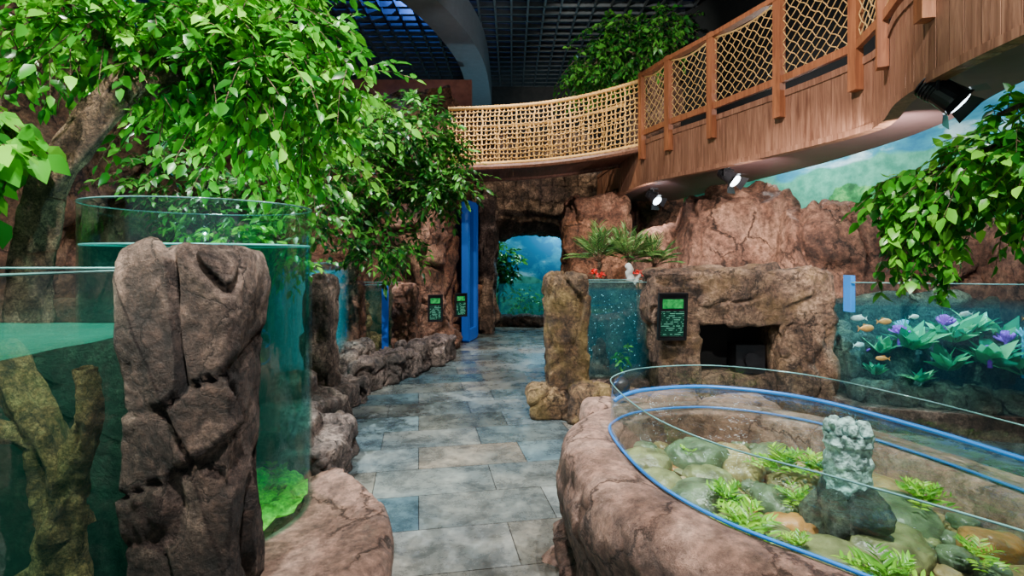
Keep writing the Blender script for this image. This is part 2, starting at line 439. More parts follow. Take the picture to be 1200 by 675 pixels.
def screen_mat():
    m, nt, out = nm('sign_screen')
    tc = N_(nt, 'ShaderNodeTexCoord')
    sp = N_(nt, 'ShaderNodeSeparateXYZ'); nt.links.new(tc.outputs['Object'], sp.inputs[0])
    w = math_(nt, 'SINE', math_(nt, 'MULTIPLY', sp.outputs['Z'], 330.0))
    n1 = N_(nt, 'ShaderNodeTexNoise', Scale=28.0, Detail=1.0); nt.links.new(tc.outputs['Object'], n1.inputs['Vector'])
    k = math_(nt, 'MULTIPLY', math_(nt, 'GREATER_THAN', w, 0.6), math_(nt, 'GREATER_THAN', n1.outputs[0], 0.5))
    c = mixc(nt, k, (0.003, 0.035, 0.022), (0.12, 0.4, 0.28))
    b = N_(nt, 'ShaderNodeBsdfPrincipled', Roughness=0.2)
    nt.links.new(c, b.inputs['Base Color']); nt.links.new(c, b.inputs['Emission Color']); b.inputs['Emission Strength'].default_value = 0.4
    nt.links.new(b.outputs[0], out.inputs[0])
    return m
M_screen = screen_mat()
M_screeng = simple('sign_green', (0.02, 0.30, 0.07), 0.2, emis=(0.02, 0.6, 0.12), es=0.15, var=.9, sc=20)

# ------------------------------------------------------------------ foliage
def leaves_obj(name, P, D, S, T, mat, parent, wid=0.3, seed=0):
    rg = np.random.default_rng(seed)
    P = np.array(P, float); D = np.array(D, float); S = np.array(S, float); T = np.array(T, float)
    D /= np.linalg.norm(D, axis=1, keepdims=True) + 1e-9
    up = np.tile(np.array([0, 0, 1.0]), (len(P), 1)) + rg.normal(0, 0.45, (len(P), 3))
    Sd = np.cross(D, up); Sd /= np.linalg.norm(Sd, axis=1, keepdims=True) + 1e-9
    U = np.cross(Sd, D)
    tpl = np.array([[0, 0, 0], [0.3, 0, -0.015], [0.68, 0, -0.05], [1.05, 0, -0.17],
                    [0.27, wid * 0.85, 0.05], [0.64, wid * 0.72, 0.0], [0.27, -wid * 0.85, 0.05], [0.64, -wid * 0.72, 0.0]])
    V = P[:, None, :] + S[:, None, None] * (tpl[None, :, 0:1] * D[:, None, :] + tpl[None, :, 1:2] * Sd[:, None, :] + tpl[None, :, 2:3] * U[:, None, :])
    V = V.reshape(-1, 3)
    n = len(P)
    fq = [(0, 4, 1), (0, 1, 6), (1, 4, 5, 2), (6, 1, 2, 7), (2, 5, 3), (7, 2, 3)]
    faces = []
    for i in range(n):
        o = i * 8
        for f in fq: faces.append(tuple(o + a for a in f))
    me = bpy.data.meshes.new(name)
    me.from_pydata(V.tolist(), [], faces)
    me.materials.append(mat)
    a = me.attributes.new('tint', 'FLOAT', 'FACE')
    a.data.foreach_set('value', np.repeat(T, 6).astype(np.float32))
    me.polygons.foreach_set('use_smooth', [True] * len(faces))
    ob = bpy.data.objects.new(name, me); COL.objects.link(ob)
    if parent: ob.parent = parent
    return ob

def foliage(name, blobs, mat, parent, leaf=0.09, L=0.35, per=10, seed=1, wid=0.3, droop=0.5, twig_mb=None, hub=None):
    rg = random.Random(seed)
    P = []; D = []; S = []; T = []
    for (cx, cy, cz, rx, ry, rz, nt_) in blobs:
        for _ in range(nt_):
            while True:
                q = Vector((rg.uniform(-1, 1), rg.uniform(-1, 1), rg.uniform(-1, 1)))
                if 0.1 < q.length < 1: break
            st = Vector((cx + q.x * rx, cy + q.y * ry, cz + q.z * rz))
            d = (Vector((rg.gauss(0, 1), rg.gauss(0, 1), rg.gauss(0, 0.6))).normalized() + q * 0.7 + Vector((0, 0, -0.25))).normalized()
            l = L * rg.uniform(0.6, 1.2)
            base_t = rg.uniform(0.1, 0.9)
            pts = []
            for k in range(per + 1):
                t = k / per
                p = st + d * l * t + Vector((0, 0, -droop * l * t * t * 0.7))
                pts.append(p)
                if k == 0: continue
                side = d.cross(Vector((0, 0, 1)))
                if side.length < 1e-3: side = Vector((1, 0, 0))
                side.normalize()
                sg = 1 if k % 2 else -1
                ld = d * 0.6 + side * sg * 0.9 + Vector((rg.gauss(0, .3), rg.gauss(0, .3), rg.gauss(0, .3) - droop))
                if k == per: ld = d + Vector((0, 0, -droop))
                P.append(p); D.append(ld); S.append(leaf * rg.uniform(0.7, 1.25)); T.append(min(1, max(0, base_t + rg.gauss(0, 0.18))))
            if twig_mb is not None: twig_mb.tube(pts[::3] + [pts[-1]], leaf * 0.035, 3, 0, False)
    return leaves_obj(name, P, D, S, T, mat, parent, wid, seed)

def limb(mb, pts, r0, r1, n=10, jitter=0.02, seg=5, seed=0, mi=0):
    rg = random.Random(seed)
    P = catmull(pts, seg)
    m = len(P)
    P = [p + Vector((rg.gauss(0, jitter), rg.gauss(0, jitter), 0)) * (0.3 if i in (0, m - 1) else 1) for i, p in enumerate(P)]
    mb.tube(P, [(r0 + (r1 - r0) * i / (m - 1)) * rg.uniform(0.94, 1.08) for i in range(m)], n, mi)

def trunk(mb, pts, r0, r1, seed=0, nu=120, nv=26, mi=0):
    f = pathf(pts, 200, 12)
    def F(u, v):
        p = f(u); t = (f(min(1, u + .01)) - f(max(0, u - .01))).normalized()
        a = t.cross(Vector((0, 1, 0))).normalized(); b = t.cross(a)
        w = 6.2832 * v
        d = a * math.cos(w) + b * math.sin(w)
        r = r0 + (r1 - r0) * u
        r *= 1 + .16 * math.sin(w * 3 + u * 9 + seed) + .10 * math.sin(w * 5 - u * 14) + .35 * noise.fractal(Vector((math.cos(w) * 1.3, math.sin(w) * 1.3, u * 6 + seed * 4)), .8, 2, 4)
        r *= 1 + .5 * max(0, .12 - u) / .12
        return p + d * r
    mb.surf(F, nu, nv, cv=True, mi=mi)

def rosette(pos, n, ln, rg, lst, spread=0.8, leafw=1.0, up=0.7):
    P, D, S, T = lst
    for i in range(n):
        a = 2 * math.pi * (i + rg.random() * 0.6) / n
        e = rg.uniform(0.3, 1.0) * spread
        P.append(Vector(pos) + Vector((math.cos(a), math.sin(a), 0)) * ln * 0.05)
        D.append(Vector((math.cos(a) * e, math.sin(a) * e, up * rg.uniform(0.5, 1.1))))
        S.append(ln * rg.uniform(0.7, 1.15)); T.append(rg.random())

# ------------------------------------------------------------------ room shell
mb = MB(); mb.add([(-6, -1.5, 0), (6.5, -1.5, 0), (6.5, 15, 0), (-6, 15, 0)], [(0, 1, 2, 3)]); mb.obj('floor', M_floor, smooth=False)
g = group('ceiling')
mb = MB(); mb.box((0.2, 6.8, 6.62), (6.3, 8.3, 0.02)); mb.obj('ceiling_slab', M_black, g, False)
mb = MB()
for i in range(40): mb.box((-5.9 + i * 0.31, 8, 6.2), (0.018, 7, 0.05))
for i in range(45): mb.box((0.2, 1.2 + i * 0.31, 6.2), (6.2, 0.018, 0.05))
mb.obj('open_cell_grid', M_grid, g, False)

mb = MB(); mb.box((0, 14.6, 3.3), (6, 0.08, 3.3)); mb.obj('wall_back', M_darkwall, smooth=False)
mb = MB(); mb.box((-5.6, 6.5, 3.3), (0.08, 8, 3.3)); mb.obj('wall_left', M_mural, smooth=False)

def wallsurf(name, pts, z0, z1, mat, amp=0.0, s=1.2, nu=160, nv=70, seed=0, topvar=0.0, parent=None):
    f = pathf(pts)
    def F(u, v):
        p = f(u); q = f(min(1, u + 0.01)); p0 = f(max(0, u - 0.01))
        t = (q - p0).normalized(); n = Vector((t.y, -t.x, 0))
        zt = z1 + (topvar * noise.noise(Vector((p.x, p.y, seed)) * 1.3) if topvar else 0)
        w = Vector((p.x, p.y, z0 + (zt - z0) * v))
        if amp: w += n * rdisp(w, amp, s, seed)
        return w
    mb = MB(); mb.surf(F, nu, nv)
    return mb.obj(name, mat, parent)

WR = [(2.3, 13, 0), (3.0, 11, 0), (3.9, 8.9, 0), (4.9, 7.4, 0), (5.4, 5.8, 0), (5.6, 3, 0), (5.6, -1, 0)]
g = group('wall_right')
wallsurf('mural', WR, 0, 3.6, M_mural, nu=60, nv=3, parent=g)
wallsurf('upper_wall', WR, 3.6, 6.5, M_black, nu=60, nv=3, parent=g)
wallsurf('rock_wall', [(-4.9, -1, 0), (-4.8, 3, 0), (-4.3, 6, 0), (-3.3, 7.9, 0), (-2.3, 8.3, 0), (-1.5, 8.05, 0), (-1.12, 8.4, 0), (-1.0, 9.2, 0), (-0.72, 10.3, 0), (-0.7, 11.5, 0)],
         0, 4.2, M_rock, amp=0.22, nu=360, nv=130, seed=3, topvar=0.5)
mb = MB(); mb.box((-2.95, 11.2, 3.2), (2.1, 0.1, 2.0)); mb.obj('wall_partition', M_redwall, smooth=False)

# curved ceiling beam
f = pathf([(-3.0, 6.2, 0), (-2.1, 7.1, 0), (-1.42, 8.4, 0), (-1.0, 9.9, 0), (-0.82, 11.5, 0), (-0.82, 14.4, 0)])
prof = [(-0.27, 5.5), (0.27, 5.5), (0.27, 6.15), (-0.27, 6.15)]
def F(u, v):
    p = f(u); t = (f(min(1, u + .01)) - f(max(0, u - .01))).normalized(); n = Vector((t.y, -t.x, 0))
    k = int(round(v * 4)) % 4
    return Vector((p.x, p.y, 0)) + n * prof[k][0] + Vector((0, 0, prof[k][1]))
mb = MB(); mb.surf(F, 60, 4, cv=True); mb.obj('curved_ceiling_beam', M_grey, smooth=False)

# ------------------------------------------------------------------ corridor at the back
mb = MB()
rock(mb, (0.4, 10.9, 2.95), (1.35, 0.4, 1.05), k=8, amp=.1, N=30, seed=5)
rock(mb, (-0.48, 10.35, 1.5), (0.17, 0.3, 1.55), k=6, amp=.1, N=26, seed=6)
mb.obj('rock_archway', M_rockd)
mb = MB()
rock(mb, (1.45, 9.1, 1.22), (0.62, 0.6, 1.3), k=6, amp=.12, N=36, seed=8, taper=.1)
mb.obj('rock_outcrop', M_rock)
wallsurf('wall_corridor', [(-0.9, 14.3, 0), (0.2, 13.8, 0), (1.0, 12.9, 0), (1.5, 11.4, 0)], 0, 3.0, M_mural2, nu=40, nv=3)
g = group('corridor_aquarium')
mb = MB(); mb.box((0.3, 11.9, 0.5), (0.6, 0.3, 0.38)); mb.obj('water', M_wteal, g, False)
mb = MB()
for i in range(7): rock(mb, (-0.35 + i * 0.21, 11.35, 0.1), (0.16, 0.15, 0.13), amp=.05, N=8, seed=20 + i)
mb.obj('rock_base', M_rockd, g)
foliage('water_plants', [(0.3, 11.9, 0.5, 0.5, 0.15, 0.25, 60)], M_leafW, g, leaf=.07, L=.2, per=6, seed=4)
foliage_g = group('corridor_shrub')
mb = MB(); limb(mb, [(-0.3, 12.2, 0), (-0.28, 12.2, .7), (-0.2, 12.1, 1.3)], .04, .02, 6); mb.obj('stem', M_bark, foliage_g)
foliage('leaves', [(-0.2, 12.1, 1.35, .28, .3, .4, 90)], M_leafB, foliage_g, leaf=.12, L=.3, per=8, seed=9)

# blue framed window on left rock wall
g = group('window_1')
mb = MB()
a = Vector((-0.80, 9.15, 0)); b = Vector((-0.69, 9.65, 0)); ang = math.atan2((b - a).y, (b - a).x)
mid = (a + b) / 2
L_ = (b - a).length
for (c, hx, hz, zc) in ((a, .05, 1.2, 1.25), (b, .05, 1.2, 1.25)):
    mb.box((c.x, c.y, zc), (hx, .06, hz), ang)
mb.box((mid.x, mid.y, 2.4), (L_ / 2, .06, .06), ang); mb.box((mid.x, mid.y, .12), (L_ / 2, .06, .1), ang)
mb.obj('frame', M_bluedoor, g, False)
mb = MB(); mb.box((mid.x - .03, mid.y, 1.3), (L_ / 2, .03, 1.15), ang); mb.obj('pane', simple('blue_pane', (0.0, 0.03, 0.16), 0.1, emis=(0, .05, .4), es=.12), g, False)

# ------------------------------------------------------------------ wooden walkway
OUT = [(1.72, 10.8, 0), (1.78, 9.2, 0), (1.86, 7.4, 0), (2.32, 6.1, 0), (2.7, 5.0, 0), (2.86, 4.27, 0), (2.78, 3.9, 0), (2.53, 3.4, 0), (2.4, 2.9, 0), (2.34, 2.3, 0), (2.32, 1.2, 0), (2.32, -0.5, 0)]
INN = [(3.0, 10.8, 0), (3.2, 9.2, 0), (3.4, 7.4, 0), (3.55, 6.1, 0), (3.55, 5.0, 0), (3.45, 4.27, 0), (3.3, 3.8, 0), (3.15, 3.4, 0), (3.05, 2.9, 0), (3.0, 2.3, 0), (2.97, 1.2, 0), (2.97, -0.5, 0)]
fo = pathf(OUT, 400)
co = catmull(OUT, 10); ci = catmull(INN, 10)
g = group('wooden_walkway')
mb = MB()
def strip(mb, A, B, za, zb, mi=0):
    n = len(A); vs = [(p.x, p.y, za) for p in A] + [(p.x, p.y, zb) for p in B]
    mb.add(vs, [(i, i + 1, n + i + 1, n + i) for i in range(n - 1)], mi)
strip(mb, co, ci, 2.56, 2.56); strip(mb, co, ci, 3.0, 3.0); strip(mb, ci, ci, 2.56, 3.0)
mb.obj('soffit', M_soffit, g, False)
mb = MB()
Ltot = sum((q - p).length for p, q in zip(co, co[1:]))
npl = int(Ltot / 0.115)
for i in range(npl):
    u = (i + .5) / npl; p = fo(u); t = (fo(u + .003) - fo(u - .003)).normalized(); an = math.atan2(t.y, t.x)
    n = Vector((t.y, -t.x, 0))
    if n.x > 0: n = -n
    mb.box((p.x + n.x * .015, p.y + n.y * .015, 2.78 + R.uniform(-.002, .002)), (Ltot / npl / 2 - .0025, .016 + R.uniform(0, .003), .27), an)
mb.obj('fascia_planks', M_wood, g, False)
mb = MB()
for z, hh, off in ((2.52, .025, .02), (3.07, .03, .02)):
    for i in range(120):
        u = (i + .5) / 120; p = fo(u); t = (fo(u + .003) - fo(u - .003)).normalized(); an = math.atan2(t.y, t.x)
        mb.box((p.x, p.y, z), (Ltot / 240 + .004, .045, hh), an)
mb.obj('edge_trim', M_wood, g, False)

g = group('wooden_railing')
mb = MB(); nb = MB()
posts_y = [7.35, 6.75, 6.05, 5.15, 4.3, 3.75, 3.0, 2.2]
def u_at_y(y):
    lo, hi = 0, 1
    for _ in range(40):
        m_ = (lo + hi) / 2
        if fo(m_).y > y: lo = m_
        else: hi = m_
    return lo
us = [u_at_y(y) for y in posts_y]
pp = []
for u in us:
    p = fo(u); t = (fo(u + .003) - fo(u - .003)).normalized(); an = math.atan2(t.y, t.x)
    n = Vector((t.y, -t.x, 0)); n = -n if n.x > 0 else n
    q = p + n * .07
    mb.box((q.x, q.y, 3.44), (.045, .035, .6), an); pp.append(q - n * .01)
for a_, b_ in zip(pp, pp[1:]):
    dd = b_ - a_; an = math.atan2(dd.y, dd.x); c = (a_ + b_) / 2
    for z, hz, hw in ((4.0, .025, .05), (3.2, .035, .02)):
        mb.box((c.x, c.y, z), (dd.length / 2 + .03, hw, hz), an)
    W = dd.length; H = .75; st = .115; z0 = 3.23
    nrm = Vector((-dd.y, dd.x, 0)).normalized()
    k = -H
    while k < W:
        for sgn in (1, -1):
            s0 = max(0, -k); s1 = min(H, W - k)
            if s1 > s0 + .01:
                pts = []
                ns = max(3, int((s1 - s0) / .04))
                for q_ in range(ns + 1):
                    s_ = s0 + (s1 - s0) * q_ / ns
                    x_ = k + s_
                    if sgn < 0: x_ = W - x_
                    sag = .06 * math.sin(math.pi * x_ / W) * (s_ / H)
                    wob = .008 * math.sin(q_ * 1.7 + k * 40)
                    pp_ = a_ + dd * ((x_ + wob) / W) + nrm * (.02 * math.sin(math.pi * x_ / W) * math.sin(math.pi * s_ / H))
                    pts.append((pp_.x, pp_.y, z0 + s_ - sag + wob))
                nb.tube(pts, .0048, 4, 0, False)
        k += st
    nb.tube([(a_ + dd * t_ / 10).to_tuple()[:2] + (z0 + H - .06 * math.sin(math.pi * t_ / 10),) for t_ in range(11)], .010, 5, 0, False)
mb.obj('posts_and_rails', M_post, g, False); nb.obj('rope_net', M_rope, g)

# ------------------------------------------------------------------ rope bridge
g = group('rope_bridge')
def bridge(off):
    return pathf([(-1.0 , 8.35 + off, 0), (-0.3, 8.2 + off, 0), (0.6, 8.0 + off, 0), (1.3, 7.75 + off, 0), (1.85, 7.45 + off, 0)])
nb = MB(); db = MB()
rb = random.Random(61)
for off in (0, 1.2):
    bf = bridge(off)
    zt = lambda u: 3.82 + .16 * u - .08 * math.sin(math.pi * u)
    zb = lambda u: 2.94 + .13 * u - .05 * math.sin(math.pi * u)
    def bp_(u, v):
        p = bf(min(1, max(0, u))); z = zb(u) * (1 - v) + zt(u) * v
        bow = .06 * math.sin(math.pi * v)
        return Vector((p.x, p.y - bow, z))
    nv = 44 if off == 0 else 16; nh = 12 if off == 0 else 4
    K = [[(min(1, max(0, i / nv + rb.uniform(-.0035, .0035))), min(1, max(0, j / nh + (rb.uniform(-.012, .012) if 0 < j < nh else 0)))) for j in range(nh + 1)] for i in range(nv + 1)]
    for i in range(nv + 1):
        thick = .014 if i % 4 == 0 and off == 0 else .0078
        pts = []
        for j in range(nh):
            (u0, v0), (u1, v1) = K[i][j], K[i][j + 1]
            pts += [bp_(u0, v0), bp_((u0 + u1) / 2 + .002 * (-1) ** (i + j), (v0 + v1) / 2)]
        pts.append(bp_(*K[i][nh]))
        nb.tube(pts, thick, 5, 0, False)
    for j in range(1, nh):
        pts = []
        for i in range(nv):
            (u0, v0), (u1, v1) = K[i][j], K[i + 1][j]
            pts += [bp_(u0, v0), bp_((u0 + u1) / 2, (v0 + v1) / 2 - .012)]
        pts.append(bp_(*K[nv][j]))
        nb.tube(pts, .0078, 5, 0, False)
    for j in (0, nh):
        nb.tube([bp_(i / 60, j / nh) for i in range(61)], .03, 8, 0, False)
    if off == 0:
        for i in range(nv + 1):
            for j in range(nh + 1):
                c = bp_(*K[i][j]); nb.box(c, (.013, .013, .013), rb.uniform(0, 3))
        for i in range(0, 60):
            u = i / 60; c = bp_(u, 1); nb.tube([c + Vector((-.006, 0, 0)), c + Vector((.006, 0, 0))], .036, 8, 0, False)
bf0 = bridge(0); bf1 = bridge(1.2)
for i in range(26):
    u = (i + .5) / 26; a_ = bf0(u); b_ = bf1(u); c = (a_ + b_) / 2
    z = 2.90 + .13 * u - .05 * math.sin(math.pi * u)
    db.box((c.x, c.y, z), (.055, .62, .025), 0)
for bfx in (bf0, bf1):
    db.tube([(bfx(i / 30).x, bfx(i / 30).y, 2.88 + .13 * i / 30 - .05 * math.sin(math.pi * i / 30)) for i in range(31)], .05, 8)
nb.obj('rope_netting', M_rope, g); db.obj('deck', wood_mat('deck_wood', (0.08, 0.03, 0.02), (0.26, 0.12, 0.09), 'Y'), g, False)

# ------------------------------------------------------------------ spotlight fixtures
def fixture(pos, aim, sc=1.0, zc=2.56):
    g = group('spotlight_fixture')
    mb = MB()
    p = Vector(pos); d = (Vector(aim) - p).normalized()
    mb.tube([(p.x, p.y, zc), (p.x, p.y, p.z + .09 * sc)], .018 * sc, 8)
    side = d.cross(Vector((0, 0, 1))).normalized()
    mb.box((p.x, p.y, zc - .012), (.07 * sc, .05 * sc, .012))
    mb.tube([p + side * .1 * sc, p + side * .1 * sc + Vector((0, 0, .09 * sc)), p - side * .1 * sc + Vector((0, 0, .09 * sc)), p - side * .1 * sc], .01 * sc, 6)
    mb.tube([p - d * .13 * sc, p - d * .10 * sc, p - d * .02 * sc, p + d * .09 * sc, p + d * .11 * sc],
            [.05 * sc, .075 * sc, .082 * sc, .09 * sc, .095 * sc], 20)
    for k in range(5): mb.tube([p - d * (.12 - k * .022) * sc, p - d * (.112 - k * .022) * sc], .088 * sc, 20)
    upv = side.cross(d)
    for a_ in (side, -side, upv, -upv):
        o = side if abs(a_.dot(side)) < .5 else upv
        w = .07 * sc
        e0 = p + d * .11 * sc + a_ * .09 * sc; e1 = p + d * .17 * sc + a_ * .15 * sc
        mb.add([e0 - o * w, e0 + o * w, e1 + o * w * 1.3, e1 - o * w * 1.3], [(0, 1, 2, 3)])
    mb.obj('housing', M_metal, g, False)
    lb = MB(); lb.tube([p + d * .112 * sc, p + d * .118 * sc], .08 * sc, 20); lb.obj('lens', M_lens, g, False)
fixture((2.48, 3.05, 2.44), (3.1, 2.3, 1.5), .9)
fixture((2.5, 6.1, 2.42), (3.0, 5.4, 1.7), .9)
fixture((2.22, 8.3, 2.42), (2.6, 7.6, 1.8), .9)

# ------------------------------------------------------------------ right side rocks
mb = MB()
rock(mb, (2.95, 7.0, 1.05), (.95, 0.7, 1.40), k=3.4, amp=.18, s=1.0, N=60, seed=31, taper=.2)
rock(mb, (2.15, 7.5, .85), (.6, .6, 1.05), k=3.6, amp=.14, s=1.2, N=36, seed=32, taper=.3)
rock(mb, (3.75, 6.4, .8), (.75, .6, 1.3), k=3.6, amp=.17, s=1.1, N=52, seed=33, taper=.2)
rock(mb, (4.75, 6.2, .8), (.85, .5, 1.12), k=3.8, amp=.17, s=1.1, N=52, seed=34, taper=.15)
rock(mb, (5.3, 5.2, .7), (.35, .9, 1.25), k=4, amp=.13, s=1.1, N=36, seed=35)
mb.obj('boulder_outcrop', M_rockt)

mb = MB()
rock(mb, (1.54, 5.15, .66), (.2, .24, .68), k=10, amp=.055, s=2.4, N=40, seed=41)
rock(mb, (2.76, 5.15, .66), (.27, .24, .68), k=10, amp=.055, s=2.4, N=40, seed=42)
rock(mb, (2.15, 5.14, 1.1), (.85, .25, .27), k=10, amp=.055, s=2.4, N=60, seed=43)
rock(mb, (2.1, 5.2, .17), (.5, .22, .2), k=6, amp=.04, s=2.4, N=16, seed=44)
g = group('rock_niche')
mb.obj('rock_surround', M_rockn, g)
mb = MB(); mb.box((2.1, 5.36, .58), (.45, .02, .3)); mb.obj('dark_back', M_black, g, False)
mb = MB(); mb.box((2.3, 5.2, .5), (.14, .1, .14)); mb.tube([(2.3, 5.09, .5), (2.3, 5.05, .5)], .07, 14); mb.obj('pump_unit', M_metal, g, False)

mb = MB()
rock(mb, (.53, 5.1, .66), (.2, .2, .66), k=10, amp=.05, s=2.7, N=44, seed=51)
rock(mb, (.35, 4.98, .12), (.2, .18, .17), k=3.5, amp=.05, s=3, N=18, seed=52)
rock(mb, (.72, 4.85, .15), (.22, .17, .2), k=3.5, amp=.05, s=3, N=18, seed=53)
rock(mb, (.98, 4.8, .13), (.2, .17, .18), k=3.5, amp=.05, s=3, N=18, seed=54)
mb.obj('rock_pillar', M_rockg)

def tank(name, x0, x1, y0, y1, z0, z1, zw, wm, base=True, edge=True):
    g = group(name)
    mb = MB()
    mb.surf(lambda u, v: [Vector((x0, y0, 0)), Vector((x1, y0, 0)), Vector((x1, y1, 0)), Vector((x0, y1, 0))][int(round(u * 4)) % 4] + Vector((0, 0, z0 + (z1 - z0) * v)), 4, 2, cu=True)
    mb.obj('glass', M_glass, g, False)
    mb = MB()
    c = [(x0, y0), (x1, y0), (x1, y1), (x0, y1)]
    for i in range(4):
        a_, b_ = c[i], c[(i + 1) % 4]
        mb.tube([(a_[0], a_[1], z1), (b_[0], b_[1], z1)], .004, 4)
    mb.obj('rim', M_rim, g, False)
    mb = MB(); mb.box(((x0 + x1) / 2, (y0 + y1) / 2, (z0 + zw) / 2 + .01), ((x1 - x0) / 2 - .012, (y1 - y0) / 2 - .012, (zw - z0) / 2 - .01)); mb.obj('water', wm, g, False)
    if base:
        mb = MB(); rock(mb, ((x0 + x1) / 2, (y0 + y1) / 2, z0 / 2), ((x1 - x0) / 2 + .05, (y1 - y0) / 2 + .05, z0 / 2), k=8, amp=.03, N=14, seed=int(x0 * 10)); mb.obj('rock_base', M_rockd, g)
    return g

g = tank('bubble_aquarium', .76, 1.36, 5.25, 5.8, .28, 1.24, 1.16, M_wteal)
mb = MB(); rock(mb, (.92, 5.5, .42), (.13, .12, .22), k=2.5, amp=.05, s=4, N=12, seed=60, taper=.6); mb.obj('stone', M_rockd, g)
mb = MB(); rock(mb, (1.06, 5.86, .74), (.32, .04, .5), k=8, amp=.03, N=14, seed=61); mb.obj('backdrop', M_rockw, g)
mb = MB()
rg = random.Random(5)
for i in range(110):
    c = Vector((rg.uniform(.8, 1.33), rg.uniform(5.28, 5.7), rg.uniform(.32, 1.12)))
    vs, fs = cubegrid(2); r = rg.uniform(.003, .006)
    mb.add([c + v.normalized() * r for v in vs], fs)
mb.obj('bubbles', M_bub, g)
foliage('water_plant', [(1.18, 5.5, .45, .08, .1, .1, 12)], M_leafW, g, leaf=.06, L=.12, per=6, seed=8)

def rock_ring(name, objs, mat):
    mb = MB()
    for i, (c, h, k, a_) in enumerate(objs): rock(mb, c, h, k=k, amp=a_, s=2.0, N=24, seed=70 + i)
    return mb.obj(name, mat)
rock_ring('rock_planter', [((1.2, 6.6, .58), (.75, .5, .62), 6, .08), ((1.75, 6.2, .6), (.3, .25, .62), 4, .07)], M_rock)

def fish(mb, p, ln, a, mi=0):
    vs, fs = cubegrid(4)
    d = Vector((math.cos(a), math.sin(a), 0)); s_ = Vector((-d.y, d.x, 0))
    out = []
    for v in vs:
        q = v.normalized(); w = 1 - .35 * max(0, -q.x)
        out.append(Vector(p) + d * q.x * ln * .5 + s_ * q.y * ln * .1 * w + Vector((0, 0, q.z * ln * .22 * w)))
    mb.add(out, fs, mi)
    t = Vector(p) - d * ln * .42
    mb.add([t, t - d * ln * .25 + Vector((0, 0, ln * .2)), t - d * ln * .17, t - d * ln * .25 - Vector((0, 0, ln * .2))], [(0, 1, 2), (0, 2, 3)], mi)
    t = Vector(p) + Vector((0, 0, ln * .19))
    mb.add([t + d * ln * .15, t - d * ln * .25 + Vector((0, 0, ln * .1)), t - d * ln * .3 - Vector((0, 0, ln * .05))], [(0, 1, 2)], mi)

# palms + flowers
def palm(pos, h, n, ln, seed):
    g = group('potted_palm')
    rg = random.Random(seed)
    mb = MB(); P, D, S, T = [], [], [], []
    p0 = Vector(pos)
    limb(mb, [p0, p0 + Vector((0, 0, h * .5)), p0 + Vector((.01, 0, h))], .03, .02, 7, .003)
    top = p0 + Vector((0, 0, h))
    for i in range(n):
        a = 2 * math.pi * i / n + rg.uniform(-.2, .2); e = rg.uniform(.1, 1.15)
        ln2 = ln * rg.uniform(.8, 1.1)
        d = Vector((math.cos(a) * math.sin(e), math.sin(a) * math.sin(e), math.cos(e)))
        pts = [top + d * ln2 * t + Vector((0, 0, -.28 * ln2 * t * t * math.sin(e))) for t in [k / 9 for k in range(10)]]
        mb.tube(pts, .004, 3, 0, False)
        t0 = rg.random()
        for k in range(3, 10):
            tg = (pts[k] - pts[k - 1]).normalized(); sd = tg.cross(Vector((0, 0, 1))).normalized()
            for sg in (1, -1):
                P.append(pts[k]); D.append(tg * 1.1 + sd * sg * .7 + Vector((0, 0, -.1))); S.append(ln * .34); T.append(min(1, max(0, t0 + rg.gauss(0, .12))))
    mb.obj('stem_and_ribs', M_bark, g); leaves_obj('fronds', P, D, S, T, M_leafC, g, .065, seed)
palm((1.05, 6.4, 1.15), .28, 26, .42, 1); palm((1.40, 6.35, 1.15), .28, 26, .42, 2); palm((1.72, 6.4, 1.15), .22, 20, .36, 3)
g = group('red_flowers')
P, D, S, T = [], [], [], []
rg = random.Random(3); mb = MB()
for c in ((.93, 6.0, 1.31), (1.42, 5.95, 1.31), (1.50, 5.95, 1.29), (1.0, 5.95, 1.28)):
    mb.tube([(c[0], c[1], 1.05), c], .006, 4)
    for i in range(20):
        P.append(Vector(c) + Vector((rg.gauss(0, .018), rg.gauss(0, .018), rg.gauss(0, .012)))); D.append(Vector((rg.gauss(0, 1), rg.gauss(0, 1), rg.uniform(0, 1)))); S.append(.04); T.append(.5)
leaves_obj('petals', P, D, S, T, M_red, g, .4); mb.obj('stems', M_leafC, g)
mb = MB(); limb(mb, [(1.34, 5.95, 1.1), (1.33, 5.95, 1.25), (1.3, 5.95, 1.40)], .05, .035, 9, .008); limb(mb, [(1.34, 5.95, 1.15), (1.40, 5.95, 1.22), (1.42, 5.95, 1.3)], .03, .02, 8, .004)
mb.obj('pale_tree_stump', M_white)

# info signs
def sign(pos, w, h, rz, tilt=0.0):
    g = group('information_sign')
    M = Matrix.Rotation(rz, 3, 'Z') @ Matrix.Rotation(tilt, 3, 'X')
    p = Vector(pos)
    mb = MB(); mb.box(p, (w / 2, .015, h / 2), M=M)
    for sx in (-1, 1): mb.box(p + M @ Vector((sx * w / 2, -.01, 0)), (.008, .02, h / 2 + .005), M=M)
    for sz in (-1, 1): mb.box(p + M @ Vector((0, -.01, sz * h / 2)), (w / 2 + .008, .02, .008), M=M)
    mb.box(p + M @ Vector((0, .1, -h * .2)), (.03, .1, .03), M=M)
    mb.obj('frame', M_metal, g, False)
    mb = MB(); mb.box(p + M @ Vector((0, -.017, -h * .16)), (w / 2 - .02, .002, h * .27), M=M); mb.obj('text_panel', M_screen, g, False)
    mb = MB()
    c = p + M @ Vector((0, -.017, h * .28)); mb.box(c, (w / 2 - .03, .002, h * .1), M=M); mb.obj('picture_panel', M_screeng, g, False)
sign((1.46, 4.83, .95), .25, .42, .06, .1)
sign((-1.12, 7.72, .74), .2, .38, .25)
sign((-.82, 8.45, .72), .19, .36, .45)

